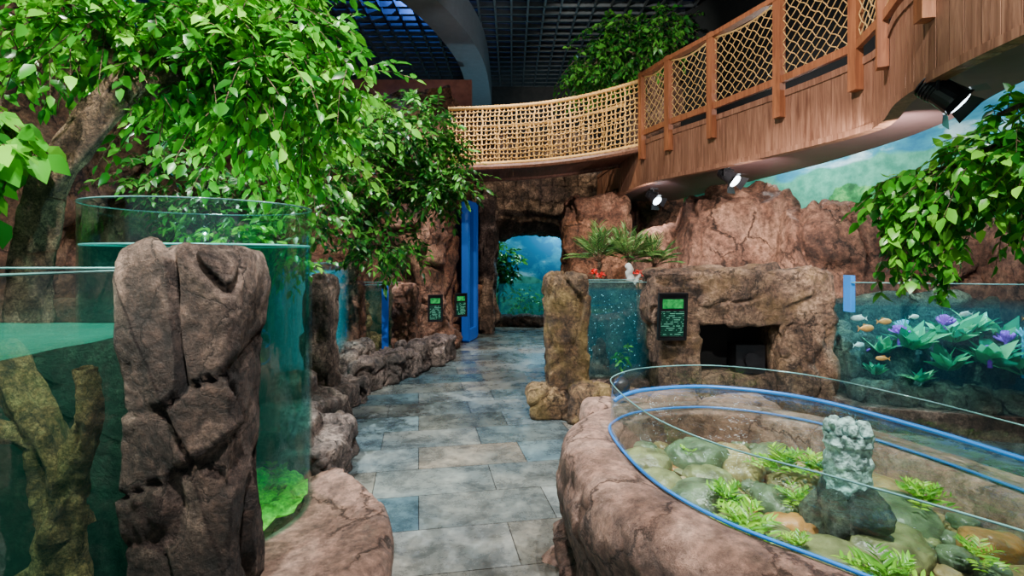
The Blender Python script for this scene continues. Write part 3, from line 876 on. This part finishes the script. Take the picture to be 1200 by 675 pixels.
# ------------------------------------------------------------------ reef aquarium
g = group('reef_aquarium')
poly = [(2.98, 4.62), (3.6, 4.42), (4.3, 4.22), (5.2, 3.95), (5.2, 5.5), (3.05, 5.5)]
mb = MB()
fr = [(2.95, 4.6), (3.6, 4.4), (4.3, 4.2), (5.25, 3.93)]
mb.add([(p[0], p[1], .2) for p in fr] + [(p[0], p[1], 1.27) for p in fr], [(i, i + 1, 5 + i, 4 + i) for i in range(3)]); mb.obj('glass', M_glass, g, False)
mb = MB(); mb.tube([(p[0], p[1], 1.27) for p in fr], .005, 5); mb.obj('rim', M_rim, g)
mb = MB(); mb.box((2.97, 4.66, 1.17), (.02, .05, .16)); mb.obj('side_panel', M_blue, g, False)
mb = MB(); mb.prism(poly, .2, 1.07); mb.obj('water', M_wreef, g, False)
mb = MB(); mb.prism([(2.95, 4.56), (5.25, 3.9), (5.25, 5.6), (3.0, 5.6)], 0, .2); mb.obj('plinth', M_rockd, g, False)
mb = MB()
rg = random.Random(17)
for i in range(12):
    rock(mb, (3.15 + i * .17, 5.2 - .12 * i * .4 + rg.uniform(-.15, .15), .35 + rg.uniform(0, .1)), (.22, .2, .2 + rg.uniform(0, .22)), k=2.8, amp=.08, s=3, N=12, seed=100 + i)
for i in range(9):
    rock(mb, (3.2 + i * .2, 4.75 - .07 * i, .27), (.15, .14, .12), k=2.8, amp=.06, s=4, N=8, seed=120 + i)
rock(mb, (4.1, 5.46, .6), (1.1, .08, .48), k=8, amp=.08, s=2, N=24, seed=130)
mb.obj('reef_rocks', M_rockw, g)
lst = ([], [], [], [])
for c, n, l in (((3.6, 4.75, .66), 24, .28), ((3.88, 4.65, .74), 22, .28), ((4.08, 4.5, .56), 24, .30), ((4.3, 4.45, .50), 22, .26), ((3.42, 4.9, .60), 18, .2), ((4.35, 4.7, .7), 20, .26), ((3.3, 4.8, .42), 14, .15), ((3.8, 4.6, .5), 20, .24), ((3.55, 4.6, .4), 14, .16), ((4.15, 4.75, .8), 16, .24)):
    rosette(c, n, l, rg, lst)
leaves_obj('aquatic_plants', *lst, M_leafR, g, .24, 3)
mb = MB()
for c, h in (((3.5, 4.78, .78), .09), ((3.25, 4.95, .6), .09), ((3.85, 4.7, .88), .09), ((4.25, 4.55, .76), .09), ((4.02, 4.45, .66), .08)):
    for k in range(26):
        a = rg.uniform(0, 6.28); e = rg.uniform(0, 1.2)
        d = Vector((math.cos(a) * math.sin(e), math.sin(a) * math.sin(e), math.cos(e)))
        mb.tube([Vector(c) - Vector((0, 0, .10)), Vector(c), Vector(c) + d * h * .7, Vector(c) + d * h + Vector((0, 0, .01))], [.018, .014, .012, .009], 6)
mb.obj('purple_coral', M_purple, g)
mb = MB()
for c, h in (((3.7, 5.0, .80), .1), ((4.4, 4.55, .8), .1)):
    for k in range(10):
        a = rg.uniform(0, 6.28); e = rg.uniform(0, 1.1)
        d = Vector((math.cos(a) * math.sin(e), math.sin(a) * math.sin(e), math.cos(e)))
        mb.tube([Vector(c) - Vector((0, 0, .35)), Vector(c), Vector(c) + d * h], [.015, .014, .008], 6)
mb.obj('staghorn_coral', M_coralb, g)
mb = MB()
for i, (c, l_, a_) in enumerate((((3.14, 4.68, .86), .15, .2), ((3.06, 4.68, .95), .12, 3.0), ((3.3, 4.68, .92), .13, .1), ((3.9, 4.55, 1.0), .11, 3.2), ((4.3, 4.4, .98), .12, .2), ((3.12, 4.75, .7), .12, .3), ((3.25, 4.65, .6), .10, 2.9), ((3.5, 4.6, .97), .10, .2))): fish(mb, c, l_, a_, i % 2)
mb.obj('reef_fish', [M_fish, M_fishs], g)

# ------------------------------------------------------------------ curved touch pool
G0 = [(.47, 2.45, 0), (.52, 2.66, 0), (.72, 2.84, 0), (1.1, 2.9, 0), (1.48, 2.68, 0), (1.7, 2.25, 0), (1.83, 1.8, 0), (1.98, 1.3, 0), (2.0, .8, 0), (1.7, .55, 0), (1.35, .8, 0), (1.125, 1.14, 0), (.9, 1.41, 0), (.66, 1.68, 0), (.52, 2.0, 0)]
GP = catmull(G0, 10, True); NG = len(GP)
ar = sum(GP[i].x * GP[(i + 1) % NG].y - GP[(i + 1) % NG].x * GP[i].y for i in range(NG))
sgn = 1 if ar > 0 else -1
GN = []
for i in range(NG):
    t = (GP[(i + 2) % NG] - GP[(i - 2) % NG]).normalized(); GN.append(Vector((t.y, -t.x, 0)) * sgn)
def goff(i, o, z): p = GP[i % NG] + GN[i % NG] * o; return Vector((p.x, p.y, z))
g = group('touch_pool')
prof = catmull([(-.03, .40, 0), (-.03, .60, 0), (-.01, .65, 0), (.08, .665, 0), (.17, .655, 0), (.225, .61, 0), (.24, .5, 0), (.215, .3, 0), (.235, .12, 0), (.27, 0.0, 0)], 6)
NP = len(prof)
def F(u, v):
    x = u * NG; i = int(x) % NG; w_ = x - int(x)
    n = GN[i].lerp(GN[(i + 1) % NG], w_); p = GP[i].lerp(GP[(i + 1) % NG], w_)
    pr = prof[min(NP - 1, int(round(v * (NP - 1))))]
    q = Vector((p.x, p.y, 0)) + n * pr.x + Vector((0, 0, pr.y))
    if pr.x > .03:
        k = min(1, (pr.x - .03) / .18)
        k *= 1.0 if pr.y < .45 else max(.14, 1 - (pr.y - .45) / .14)
        d = rdisp(q, .085, 2.6, 77)
        q += (n * .9 + Vector((0, 0, .3 if pr.y > .5 else 0))) * d * k
    return q
mb = MB(); mb.surf(F, NG * 3, NP, cu=True); mb.obj('rock_wall', M_rockp, g)
def glassF(u, v):
    i = int(round(u * NG)) % NG
    return goff(i, 0.0, .65 + .25 * v)
mb = MB(); mb.surf(glassF, NG, 2, cu=True); mb.obj('glass', M_glassb, g)
mb = MB()
mb.tube([goff(i, 0, .9) for i in range(NG + 1)], .003, 6, 0, False)
mb.obj('glass_rim', M_rim, g)
mb = MB()
mb.tube([goff(i, .006, .668) for i in range(NG + 1)], .006, 6, 0, False)
far = [goff(i, -.012, .785) for i in range(8, 75)]
mb.tube(far, .010, 6)
mb.obj('blue_seal', M_blue, g)
mb = MB(); mb.add([goff(i, -.004, .775) for i in range(NG)], [tuple(range(NG))]); mb.obj('water', M_wpool, g, False)
mb = MB(); mb.add([goff(i, .02, .47) for i in range(NG)], [tuple(range(NG))]); mb.obj('sand_bed', M_sand, g, False)
def inside(x, y, mar=.06):
    c = False; j = NG - 1
    for i in range(NG):
        a_ = GP[i]; b_ = GP[j]
        if (a_.y > y) != (b_.y > y) and x < (b_.x - a_.x) * (y - a_.y) / (b_.y - a_.y) + a_.x: c = not c
        j = i
    if not c: return False
    return min((p.x - x) ** 2 + (p.y - y) ** 2 for p in GP) > mar * mar
mb = MB(); rg = random.Random(23); placed = []
tries = 0
while len(placed) < 420 and tries < 14000:
    tries += 1
    x = rg.uniform(.45, 2.0); y = rg.uniform(.5, 2.95)
    r = rg.choice([.10, .12, .15] if tries < 350 else [.03, .045, .06, .08])
    if not inside(x, y, r * .8): continue
    if any((x - a_) ** 2 + (y - b_) ** 2 < ((r + c_) * .80) ** 2 for a_, b_, c_ in placed): continue
    placed.append((x, y, r))
    rock(mb, (x, y, .48 + r * .12), (r * rg.uniform(.95, 1.15), r * rg.uniform(.7, .95), r * .55), k=2.5, amp=.012, s=8, N=10, seed=len(placed), rz=rg.uniform(0, 3), mi=rg.choice([0, 0, 1, 1, 2, 2, 3]))
mb.obj('pebbles', M_peb, g)
lst = ([], [], [], [])
def fern(c, n, l):
    P, D, S, T = lst
    for i in range(n):
        a = 2 * math.pi * i / n + rg.uniform(-.2, .2); e = rg.uniform(.3, 1.2); t0 = rg.uniform(.2, .9)
        d = Vector((math.cos(a) * math.sin(e), math.sin(a) * math.sin(e), math.cos(e)))
        for k in range(1, 6):
            t = k / 5; p = Vector(c) + d * l * t + Vector((0, 0, -.35 * l * t * t))
            sd = d.cross(Vector((0, 0, 1))).normalized()
            for sg in (1, -1):
                P.append(p); D.append(d * .7 + sd * sg * .8); S.append(l * .42 * (1.15 - .5 * t)); T.append(min(1, max(0, t0 + rg.gauss(0, .15))))
for c, n, l in (((.78, 1.77, .57), 14, .14), ((.82, 2.02, .56), 12, .11), ((1.05, 1.48, .57), 14, .14), ((1.17, 2.3, .57), 14, .14), ((1.3, 2.25, .57), 12, .13), ((1.1, 2.05, .55), 10, .09), ((1.55, 2.0, .56), 12, .12), ((1.45, 1.65, .55), 9, .09), ((.93, 1.72, .55), 8, .07), ((.85, 2.55, .54), 7, .07)):
    fern(c, n, l)
leaves_obj('water_plants', *lst, M_leafW, g, .16, 5)
g2 = group('castle_ornament')
mb = MB()
mb.surf(lambda u, v: Vector((1.18, 1.86, .67 + .21 * v)) + Vector((math.cos(u * 6.2832), math.sin(u * 6.2832), 0)) * ((.075 - .010 * v + (.010 if v > .8 else 0)) + .016 * noise.noise(Vector((math.cos(u * 6.28) * 4, math.sin(u * 6.28) * 4, v * 7)))), 48, 30, cu=True)
for k in range(7):
    a = k * 6.283 / 7
    rock(mb, (1.18 + .055 * math.cos(a), 1.86 + .055 * math.sin(a), .895), (.019, .019, .024), k=3.5, amp=.01, s=20, N=5, seed=k)
mb.tube([(1.18, 1.86, .85), (1.18, 1.86, .88)], .06, 16)
rock(mb, (1.17, 1.85, .90), (.028, .028, .03), k=3, amp=.01, s=20, N=5, seed=77)
mb.obj('tower', M_castle, g2)
mb = MB(); rock(mb, (1.18, 1.86, .58), (.13, .12, .12), k=3, amp=.05, s=6, N=14, seed=78, taper=.4); mb.obj('rock_foot', M_rockw, g2)
mb = MB(); rock(mb, (.62, 3.06, .74), (.055, .05, .05), k=3, amp=.02, s=8, N=8, seed=9); mb.obj('black_stone', M_metal)
mb = MB()
for i, (x, y, r) in enumerate(((.62, 3.12, .33), (.95, 3.22, .34), (1.35, 3.15, .33))): rock(mb, (x, y, r), (.22, .16, r), k=6, amp=.03, s=2.5, N=16, seed=204 + i)
mb.obj('rock_ledge', M_rockp)

# ------------------------------------------------------------------ cylindrical aquarium
CX, CY, CR = -1.66, 2.86, .54
g = group('cylindrical_aquarium')
def cyl(r, z0, z1, nv=2, n=96):
    mb = MB(); mb.surf(lambda u, v: Vector((CX + r * math.cos(6.283185 * u), CY + r * math.sin(6.283185 * u), z0 + (z1 - z0) * v)), n, nv, cu=True); return mb
def ring(r, z, rad):
    mb = MB(); mb.tube([(CX + r * math.cos(6.283185 * i / 96), CY + r * math.sin(6.283185 * i / 96), z) for i in range(97)], rad, 6, 0, False); return mb
cyl(CR, .10, 1.76).obj('glass', M_glassc, g)
cyl(CR - .022, 1.57, 1.76).obj('glass_inner_face', M_glassc, g)
mb = MB(); mb.surf(lambda u, v: Vector((CX + (CR - .022 * v) * math.cos(6.283185 * u), CY + (CR - .022 * v) * math.sin(6.283185 * u), 1.761)), 96, 2, cu=True)
mb.obj('rim', M_rim, g)
ring(CR, 1.762, .0035).obj('rim_edge', M_rim, g)
ring(CR - .012, 1.555, .005).obj('waterline_glow', M_waterline_glow, g)
n = 72
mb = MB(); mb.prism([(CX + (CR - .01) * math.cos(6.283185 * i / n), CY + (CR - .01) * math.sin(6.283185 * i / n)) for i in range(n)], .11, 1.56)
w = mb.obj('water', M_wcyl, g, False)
mb = MB()
mb.surf(lambda u, v: Vector((CX + v * (CR - .02) * math.cos(6.283 * u), CY + v * (CR - .02) * math.sin(6.283 * u), .17 + .05 * noise.fractal(Vector((v * math.cos(6.283 * u), v * math.sin(6.283 * u), 0)) * 5, .8, 2, 4) + .05 * (1 - v))), 80, 24, cu=True)
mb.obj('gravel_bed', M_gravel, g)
lst = ([], [], [], [])
rg = random.Random(31)
for i in range(110):
    a = rg.uniform(0, 6.28); r = CR * .93 * math.sqrt(rg.random())
    rosette((CX + r * math.cos(a), CY + r * math.sin(a), .19), 7, .05, rg, lst, spread=1.2, up=.6)
leaves_obj('moss_tufts', *lst, M_leafW, g, .3, 6)
def Rth(a):
    x = math.degrees(a)
    pts = [(-180, .75), (-120, .95), (-75, 1.1), (-50, 1.22), (-25, 1.2), (0, .98), (25, .8), (45, .74), (90, .7), (180, .75)]
    for (a0, r0), (a1, r1) in zip(pts, pts[1:]):
        if a0 <= x <= a1: return r0 + (r1 - r0) * (x - a0) / (a1 - a0)
    return .75
prof2 = catmull([(0, .105, 0), (.4, .12, 0), (.75, .15, 0), (.92, .15, 0), (1.0, .10, 0), (1.02, .0, 0)], 5)
def F(u, v):
    a = -math.pi + 2 * math.pi * u
    pr = prof2[min(len(prof2) - 1, int(round(v * (len(prof2) - 1))))]
    rr = .5 + (Rth(a) - .5) * pr.x
    q = Vector((CX + rr * math.cos(a), CY + rr * math.sin(a), pr.y))
    d = rdisp(q, .035, 2.0, 91) * min(1, pr.x)
    q += Vector((math.cos(a) * .7, math.sin(a) * .7, .5)) * d
    q.z = max(q.z, .003)
    return q
mb = MB(); mb.surf(F, 200, len(prof2), cu=True); mb.obj('rock_base', M_rockp, g)

# front rock slab pillar
mb = MB()
rock(mb, (-1.135, 1.92, .75), (.185, .14, .765), k=16, amp=.04, s=2.9, N=74, seed=303)
mb.obj('rock_pillar', M_rockd)

# ------------------------------------------------------------------ left green aquarium
g = tank('paludarium_tank', -3.3, -1.335, .25, 2.2, .02, 1.45, 1.22, M_wleft, base=False)
mb = MB(); mb.surf(lambda u, v: Vector((-3.28 + 1.93 * u, .27 + 1.91 * v, 1.224 + .004 * noise.noise(Vector((u * 14, v * 14, 0))))), 40, 40); mb.obj('water_surface', M_wsurf, g)
mb = MB()
trunk(mb, [(-1.66, 1.9, .05), (-1.61, 1.88, .35), (-1.58, 1.86, .62), (-1.64, 1.86, .85), (-1.74, 1.88, 1.02), (-1.84, 1.9, 1.18)], .085, .05, 1)
trunk(mb, [(-1.59, 1.86, .55), (-1.52, 1.84, .75), (-1.46, 1.82, .92), (-1.45, 1.8, 1.12)], .055, .03, 2, nu=70, nv=16)
trunk(mb, [(-1.68, 1.86, .86), (-1.80, 1.75, .96), (-1.95, 1.7, 1.15)], .035, .018, 3, nu=50, nv=12)
trunk(mb, [(-1.60, 1.85, .3), (-1.72, 1.7, .14), (-1.9, 1.6, .06)], .06, .025, 4, nu=50, nv=14)
trunk(mb, [(-1.62, 1.88, .4), (-1.8, 1.9, .3), (-2.0, 1.8, .1)], .05, .025, 5, nu=50, nv=14)
trunk(mb, [(-1.58, 1.86, .45), (-1.46, 1.8, .3), (-1.42, 1.7, .08)], .045, .02, 6, nu=50, nv=14)
ob = mb.obj('driftwood', M_barkw, g)
mb = MB()
rock(mb, (-2.3, 2.12, .6), (.9, .05, .58), k=8, amp=.04, N=26, seed=210); rock(mb, (-2.9, 1.2, .5), (.2, .9, .5), k=6, amp=.08, N=20, seed=211)
mb.obj('rock_backdrop', M_rockm, g)
mb = MB(); mb.box((-2.3, 1.22, .05), (.95, .95, .03)); mb.obj('substrate', M_sand, g, False)

# ------------------------------------------------------------------ left row of rocks/tanks
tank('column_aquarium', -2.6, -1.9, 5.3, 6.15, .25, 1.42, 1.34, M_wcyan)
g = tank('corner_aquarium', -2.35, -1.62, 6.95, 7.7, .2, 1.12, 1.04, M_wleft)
mb = MB(); mb.box((-1.66, 6.93, .66), (.04, .02, .46)); mb.obj('blue_edge', M_bluedoor, g, False)
mb = MB(); limb(mb, [(-2.0, 7.2, .2), (-1.95, 7.2, .6), (-2.05, 7.2, .95)], .05, .03); rock(mb, (-1.9, 7.3, .3), (.2, .15, .15), amp=.05, N=8, seed=4); mb.obj('wood_and_stones', M_barkw, g)
mb = MB(); rock(mb, (-1.8, 5.02, .66), (.13, .15, .66), k=8, amp=.045, s=3, N=28, seed=220); mb.obj('rock_pillar', M_rockd)
mb = MB(); rock(mb, (-1.93, 6.42, .58), (.12, .14, .6), k=8, amp=.045, s=3, N=26, seed=221); mb.obj('rock_pillar', M_rock)
mb = MB(); rock(mb, (-1.42, 7.1, .55), (.17, .16, .57), k=7, amp=.045, s=3, N=26, seed=222); mb.obj('rock_pillar', M_rock)
mb = MB()
bpth = pathf([(-1.28, 3.55, 0), (-1.5, 4.1, 0), (-1.68, 4.7, 0), (-1.75, 5.4, 0), (-1.65, 6.1, 0), (-1.42, 6.6, 0), (-1.2, 7.2, 0), (-1.05, 7.6, 0)])
rg = random.Random(41)
for i in range(15):
    p = bpth(i / 14); hz = rg.uniform(.12, .22)
    rock(mb, (p.x + rg.uniform(-.06, .04), p.y, hz * .8), (rg.uniform(.16, .24), rg.uniform(.2, .3), hz), k=6, amp=.07, s=3, N=20, seed=230 + i, rz=rg.uniform(-.5, .5))
    if i < 10: rock(mb, (p.x - .25, p.y + rg.uniform(-.1, .1), hz * 1.0 + .05), (.18, .24, hz * 1.2), k=6, amp=.07, s=3, N=16, seed=260 + i, rz=rg.uniform(-.5, .5))
mb.obj('rock_border', M_rockb)
mb = MB()
rock(mb, (-2.9, 4.2, .55), (.7, .6, .7), k=3.5, amp=.13, s=1.5, N=28, seed=280)
rock(mb, (-3.3, 5.8, .8), (.6, .9, 1.0), k=3.5, amp=.15, s=1.3, N=28, seed=281)
rock(mb, (-2.9, 7.3, .7), (.6, .6, .8), k=3.5, amp=.13, s=1.3, N=28, seed=282)
mb.obj('background_boulders', M_rock)

# ------------------------------------------------------------------ trees
g = group('broadleaf_tree')
mb = MB()
trunk(mb, [(-2.55, 2.75, 0), (-2.5, 2.72, .8), (-2.44, 2.68, 1.4), (-2.34, 2.64, 1.68), (-2.24, 2.6, 1.88), (-2.08, 2.6, 2.12), (-1.92, 2.65, 2.38)], .10, .07, 5, nu=180, nv=30)
for i, q in enumerate([(-2.2, 2.6, 2.75), (-1.72, 2.8, 2.65), (-1.31, 2.95, 2.75), (-1.05, 3.05, 2.6), (-1.6, 3.0, 2.42), (-1.4, 3.2, 2.35)]):
    a_ = Vector((-1.94, 2.66, 2.33)); b_ = Vector(q); m_ = (a_ + b_) / 2 + Vector((0, 0, .1)); limb(mb, [a_, m_, b_], .045, .012, 8, .006, 6, 20 + i)
limb(mb, [(-2.28, 2.6, 1.8), (-2.42, 2.56, 2.05), (-2.5, 2.55, 2.3)], .045, .02, 10, .006, 6, 9)
tw = MB()
foliage('leaves', [(-2.2, 2.75, 2.72, .5, .3, .18, 110), (-1.72, 2.8, 2.76, .42, .35, .24, 105), (-1.31, 2.9, 2.80, .35, .3, .22, 86), (-1.0, 3.05, 2.60, .22, .25, .2, 50),
                   (-1.55, 3.0, 2.42, .34, .3, .18, 80), (-1.33, 3.2, 2.28, .28, .25, .13, 46), (-1.32, 2.75, 2.5, .25, .25, .17, 46), (-1.95, 3.0, 2.4, .25, .2, .12, 28)],
        M_leafA, g, leaf=.08, L=.33, per=10, seed=5, wid=.31, droop=.5, twig_mb=tw)
mb.obj('trunk', M_bark, g); tw.obj('twigs', M_bark, g)

g = group('philodendron_vine')
tw = MB()
limb(tw, [(-2.6, 2.45, 0), (-2.55, 2.42, 1.0), (-2.42, 2.4, 1.8), (-2.35, 2.4, 2.05)], .025, .012, 8)
foliage('leaves', [(-2.34, 2.4, 1.94, .09, .1, .10, 9), (-2.3, 2.42, 2.12, .1, .1, .06, 5), (-2.45, 2.45, 2.2, .12, .1, .12, 8)], M_leafA, g, leaf=.12, L=.16, per=5, seed=22, wid=.42, droop=.8, twig_mb=tw)
tw.obj('stem', M_bark, g)

g = group('ficus_tree')
mb = MB(); tw = MB()
limb(mb, [(-2.3, 6.6, 0), (-2.1, 6.5, .8), (-1.9, 6.35, 1.5), (-1.6, 6.2, 2.1), (-1.4, 6.1, 2.7)], .11, .05, 12, .02, 7, 6)
for i, q in enumerate([(-1.0, 6.2, 2.4), (-1.8, 5.7, 2.7), (-1.5, 6.0, 1.6), (-.75, 6.2, 2.5), (-2.1, 5.2, 2.1)]):
    a_ = Vector((-1.8, 6.3, 1.8)); b_ = Vector(q); limb(mb, [a_, (a_ + b_) / 2 + Vector((0, 0, .12)), b_], .05, .015, 8, .015, 5, 40 + i)
foliage('leaves', [(-1.26, 6.1, 2.98, .55, .45, .32, 150), (-1.65, 6.0, 2.25, .4, .4, .3, 76), (-1.0, 6.2, 2.4, .38, .4, .3, 110), (-1.85, 5.7, 2.75, .4, .4, .3, 80),
                   (-1.45, 6.05, 1.66, .36, .35, .14, 56), (-2.05, 5.2, 2.1, .36, .4, .24, 60), (-.78, 6.2, 2.5, .24, .3, .3, 60), (-1.88, 5.0, 1.75, .2, .25, .12, 24), (-2.5, 5.0, 2.0, .5, .4, .3, 70), (-3.2, 5.0, 2.3, .5, .5, .4, 70)],
        M_leafB, g, leaf=.09, L=.34, per=10, seed=6, wid=.27, droop=.4, twig_mb=tw)
mb.obj('trunk', M_bark, g); tw.obj('twigs', M_bark, g)

g = group('leafy_shrub')
mb = MB(); limb(mb, [(-2.2, 4.2, .3), (-2.1, 4.2, .9), (-1.9, 4.25, 1.4)], .03, .012, 6)
foliage('leaves', [(-1.78, 4.4, 1.5, .13, .2, .10, 18), (-2.4, 4.4, 1.7, .4, .3, .2, 30)], M_leafA, g, leaf=.08, L=.2, per=8, seed=7)
mb.obj('stem', M_bark, g)

g = group('hanging_ivy_tree')
mb = MB(); tw = MB()
limb(mb, [(3.5, 2.4, 0), (3.45, 2.4, 1.0), (3.3, 2.5, 1.8), (3.0, 2.7, 2.2)], .09, .05, 12, .015, 6, 8)
for i, q in enumerate([(2.48, 2.7, 2.22), (2.4, 2.9, 2.02), (2.3, 3.1, 1.95), (2.65, 2.8, 1.75)]):
    limb(mb, [(3.25, 2.55, 1.9), ((3.25 + q[0]) / 2, (2.55 + q[1]) / 2, q[2] + .1), q], .03, .01, 7, .01, 5, 60 + i)
foliage('leaves', [(2.68, 2.75, 2.2, .2, .2, .12, 44), (2.55, 2.85, 2.02, .28, .25, .12, 60), (2.38, 3.0, 1.94, .2, .2, .08, 34), (2.78, 2.8, 1.82, .2, .25, .08, 24)],
        M_leafA, g, leaf=.075, L=.26, per=9, seed=12, wid=.33, droop=.7, twig_mb=tw)
P, D, S, T = [], [], [], []
rg = random.Random(77)
for i in range(26):
    x = rg.uniform(2.10, 2.52); y = rg.uniform(2.95, 3.2); z = rg.uniform(1.78, 1.98); ln = rg.uniform(.25, .62) if x > 2.18 else .3
    pts = [Vector((x + .03 * math.sin(k + i), y, z - ln * k / 10)) for k in range(11)]
    tw.tube(pts, .003, 3, 0, False); t0 = rg.uniform(.1, .8)
    for k in range(11):
        for s_ in (-1, 1):
            P.append(pts[k]); D.append(Vector((s_ * rg.uniform(.4, 1), rg.uniform(-.8, .3), -.8))); S.append(rg.uniform(.05, .09)); T.append(min(1, max(0, t0 + rg.gauss(0, .15))))
leaves_obj('trailing_vines', P, D, S, T, M_leafA, g, .42, 8)
mb.obj('trunk', M_bark, g); tw.obj('twigs', M_bark, g)

g = group('hanging_ceiling_foliage')
mb = MB(); rock(mb, (3.0, 10.7, 2.7), (.6, .5, 2.75), k=5, amp=.15, N=24, seed=290); mb.obj('rock_column', M_rock, g)
tw = MB()
foliage('leaves', [(1.6, 10.0, 5.1, .5, .35, .4, 80), (2.2, 10.0, 5.3, .6, .35, .4, 90), (2.8, 9.9, 5.75, .5, .35, .35, 80), (2.0, 10.0, 5.7, .5, .3, .3, 60), (1.3, 10, 4.85, .25, .3, .2, 24)],
        M_leafB, g, leaf=.12, L=.45, per=9, seed=14, droop=.6, twig_mb=tw)
limb(tw, [(3.0, 10.5, 4.6), (2.6, 10.1, 5.2), (1.9, 10.0, 5.4), (1.5, 10.0, 5.1)], .05, .02, 8)
tw.obj('branches', M_bark, g)

# ------------------------------------------------------------------ lights
def spot(name, loc, aim, W, ang=60, col=(1, 1, 1), blend=.5, r=.06):
    l = bpy.data.lights.new(name, 'SPOT'); l.energy = W; l.spot_size = math.radians(ang); l.spot_blend = blend; l.color = col; l.shadow_soft_size = r
    o = bpy.data.objects.new(name, l); o.location = loc
    o.rotation_euler = (Vector(aim) - Vector(loc)).to_track_quat('-Z', 'Y').to_euler(); COL.objects.link(o); return o
def point(name, loc, W, col, r=.1):
    l = bpy.data.lights.new(name, 'POINT'); l.energy = W; l.color = col; l.shadow_soft_size = r
    o = bpy.data.objects.new(name, l); o.location = loc; COL.objects.link(o); return o
spot('track_light_path', (-3.0, 4.9, 5.9), (-.3, 5.2, 0), 1900, 62, (.95, .98, 1.0), .4, .02)
spot('track_light_path', (1.2, 4.2, 5.9), (-.5, 3.6, 0), 950, 50, (1, .97, .93), .5, .03)
spot('track_light_path', (-.2, 7.5, 5.9), (0, 8.2, 0), 750, 60, (1, .96, .92), .5, .04)
spot('fill_spot_front', (-.2, .4, 5.0), (-.9, 2.5, .3), 850, 62, (1, .96, .93), .5, .04)  # from here to the ceiling beam lamp: unseen spots added as fill
spot('fill_spot_pool', (1.0, .8, 4.6), (1.2, 2.2, .6), 1300, 54, (1, .97, .88), .5, .04)
spot('fill_spot_tree', (-.6, .6, 5.4), (-1.8, 2.9, 2.3), 1900, 52, (.98, 1, .92), .5, .04)
spot('fill_spot_tree_back', (-2.8, 4.3, 5.6), (-1.9, 2.9, 2.4), 800, 60, (.92, 1, .88), .5, .05)
spot('fill_spot_trunk', (-1.1, 1.0, 3.4), (-2.25, 2.65, 1.8), 200, 30, (1, .93, .8), .6, .03)  # added to brighten the trunk, no fixture there
spot('fill_spot_ficus', (.2, 4.0, 5.9), (-1.4, 6.1, 2.2), 1300, 40, (.98, 1, .9), .5, .04)
spot('fill_spot_rockwall', (-.3, 6.2, 5.6), (-1.5, 8.2, 1.2), 700, 50, (1, .88, .76), .5, .05)
spot('fill_spot_bridge', (.2, 5.0, 5.7), (.6, 8.0, 3.4), 1200, 46, (1, .83, .55), .5, .05)
spot('fill_spot_walkway', (-.2, 2.0, 4.9), (2.5, 5.2, 2.9), 1050, 56, (1, .9, .8), .6, .05)  # added to light up fascia and netting, no such lamp seen
spot('fill_spot_niche', (1.2, 2.6, 4.8), (1.9, 5.2, .9), 1050, 50, (1, .93, .84), .5, .04)
spot('fill_spot_ivy', (1.7, 1.2, 3.9), (2.5, 2.9, 1.9), 440, 50, (.98, 1, .9), .5, .04)
spot('fill_spot_foliage', (.8, 6.8, 5.6), (2.0, 10, 5.2), 450, 60, (.95, 1, .9), .5, .05)
spot('fill_spot_beam', (.6, 8.0, 4.4), (-1.1, 9.8, 5.7), 60, 60, (.85, .92, 1), .6, .05)
spot('walkway_spot', (2.7, 3.7, 2.36), (4.4, 5.8, 1.5), 240, 110, (1, .9, .8), .6, .03)
spot('walkway_spot', (2.5, 5.3, 2.40), (3.1, 7.2, 1.4), 150, 110, (1, .88, .78), .6, .03)
spot('walkway_spot', (2.0, 7.0, 2.40), (1.6, 9.4, 1.4), 150, 110, (1, .9, .82), .6, .03)
point('mural_light', (4.6, 4.8, 3.3), 85, (.9, .98, 1.0), .05)
point('mural_light', (3.9, 7.4, 3.1), 85, (.9, .98, 1.0), .05)
spot('reef_tank_light', (4.1, 4.75, 2.3), (4.0, 4.7, .6), 260, 80, (.5, .88, 1.0), .5, .01)
point('cylinder_tank_light', (-1.66, 2.86, 1.66), 14, (.5, 1, .9), .004)
spot('driftwood_fill', (-1.75, 1.3, 2.6), (-1.65, 1.85, .7), 260, 60, (1, .93, .75), .5, .01)  # added spot that brightens the driftwood, no lamp known there
point('corridor_light', (.6, 12.4, 2.5), 170, (.45, .85, 1.0), .05)
point('ceiling_blue_light', (-2.0, 9.6, 6.42), 130, (.06, .22, 1.0), .02)
point('ceiling_blue_light', (-2.8, 7.6, 6.42), 130, (.06, .22, 1.0), .02)
point('rock_wall_fill', (-3.3, 3.6, 3.2), 130, (.8, 1, .9), .03)  # unseen point lamp added to lift the dark rock wall

w = bpy.data.worlds.new('world'); bpy.context.scene.world = w; w.use_nodes = True
bg = w.node_tree.nodes['Background']; bg.inputs[0].default_value = (.60, .76, .90, 1); bg.inputs[1].default_value = .27

cam = bpy.data.cameras.new('camera'); co_ = bpy.data.objects.new('camera', cam); COL.objects.link(co_)
co_.location = (0, 0, 1.5); co_.rotation_euler = (math.radians(90), 0, 0)
cam.sensor_width = 36; cam.lens = 36 * 620 / 1200; cam.shift_y = -37.5 / 1200; cam.clip_start = .02
bpy.context.scene.camera = co_
print('OBJS', len(bpy.data.objects), bpy.context.scene.view_settings.view_transform)
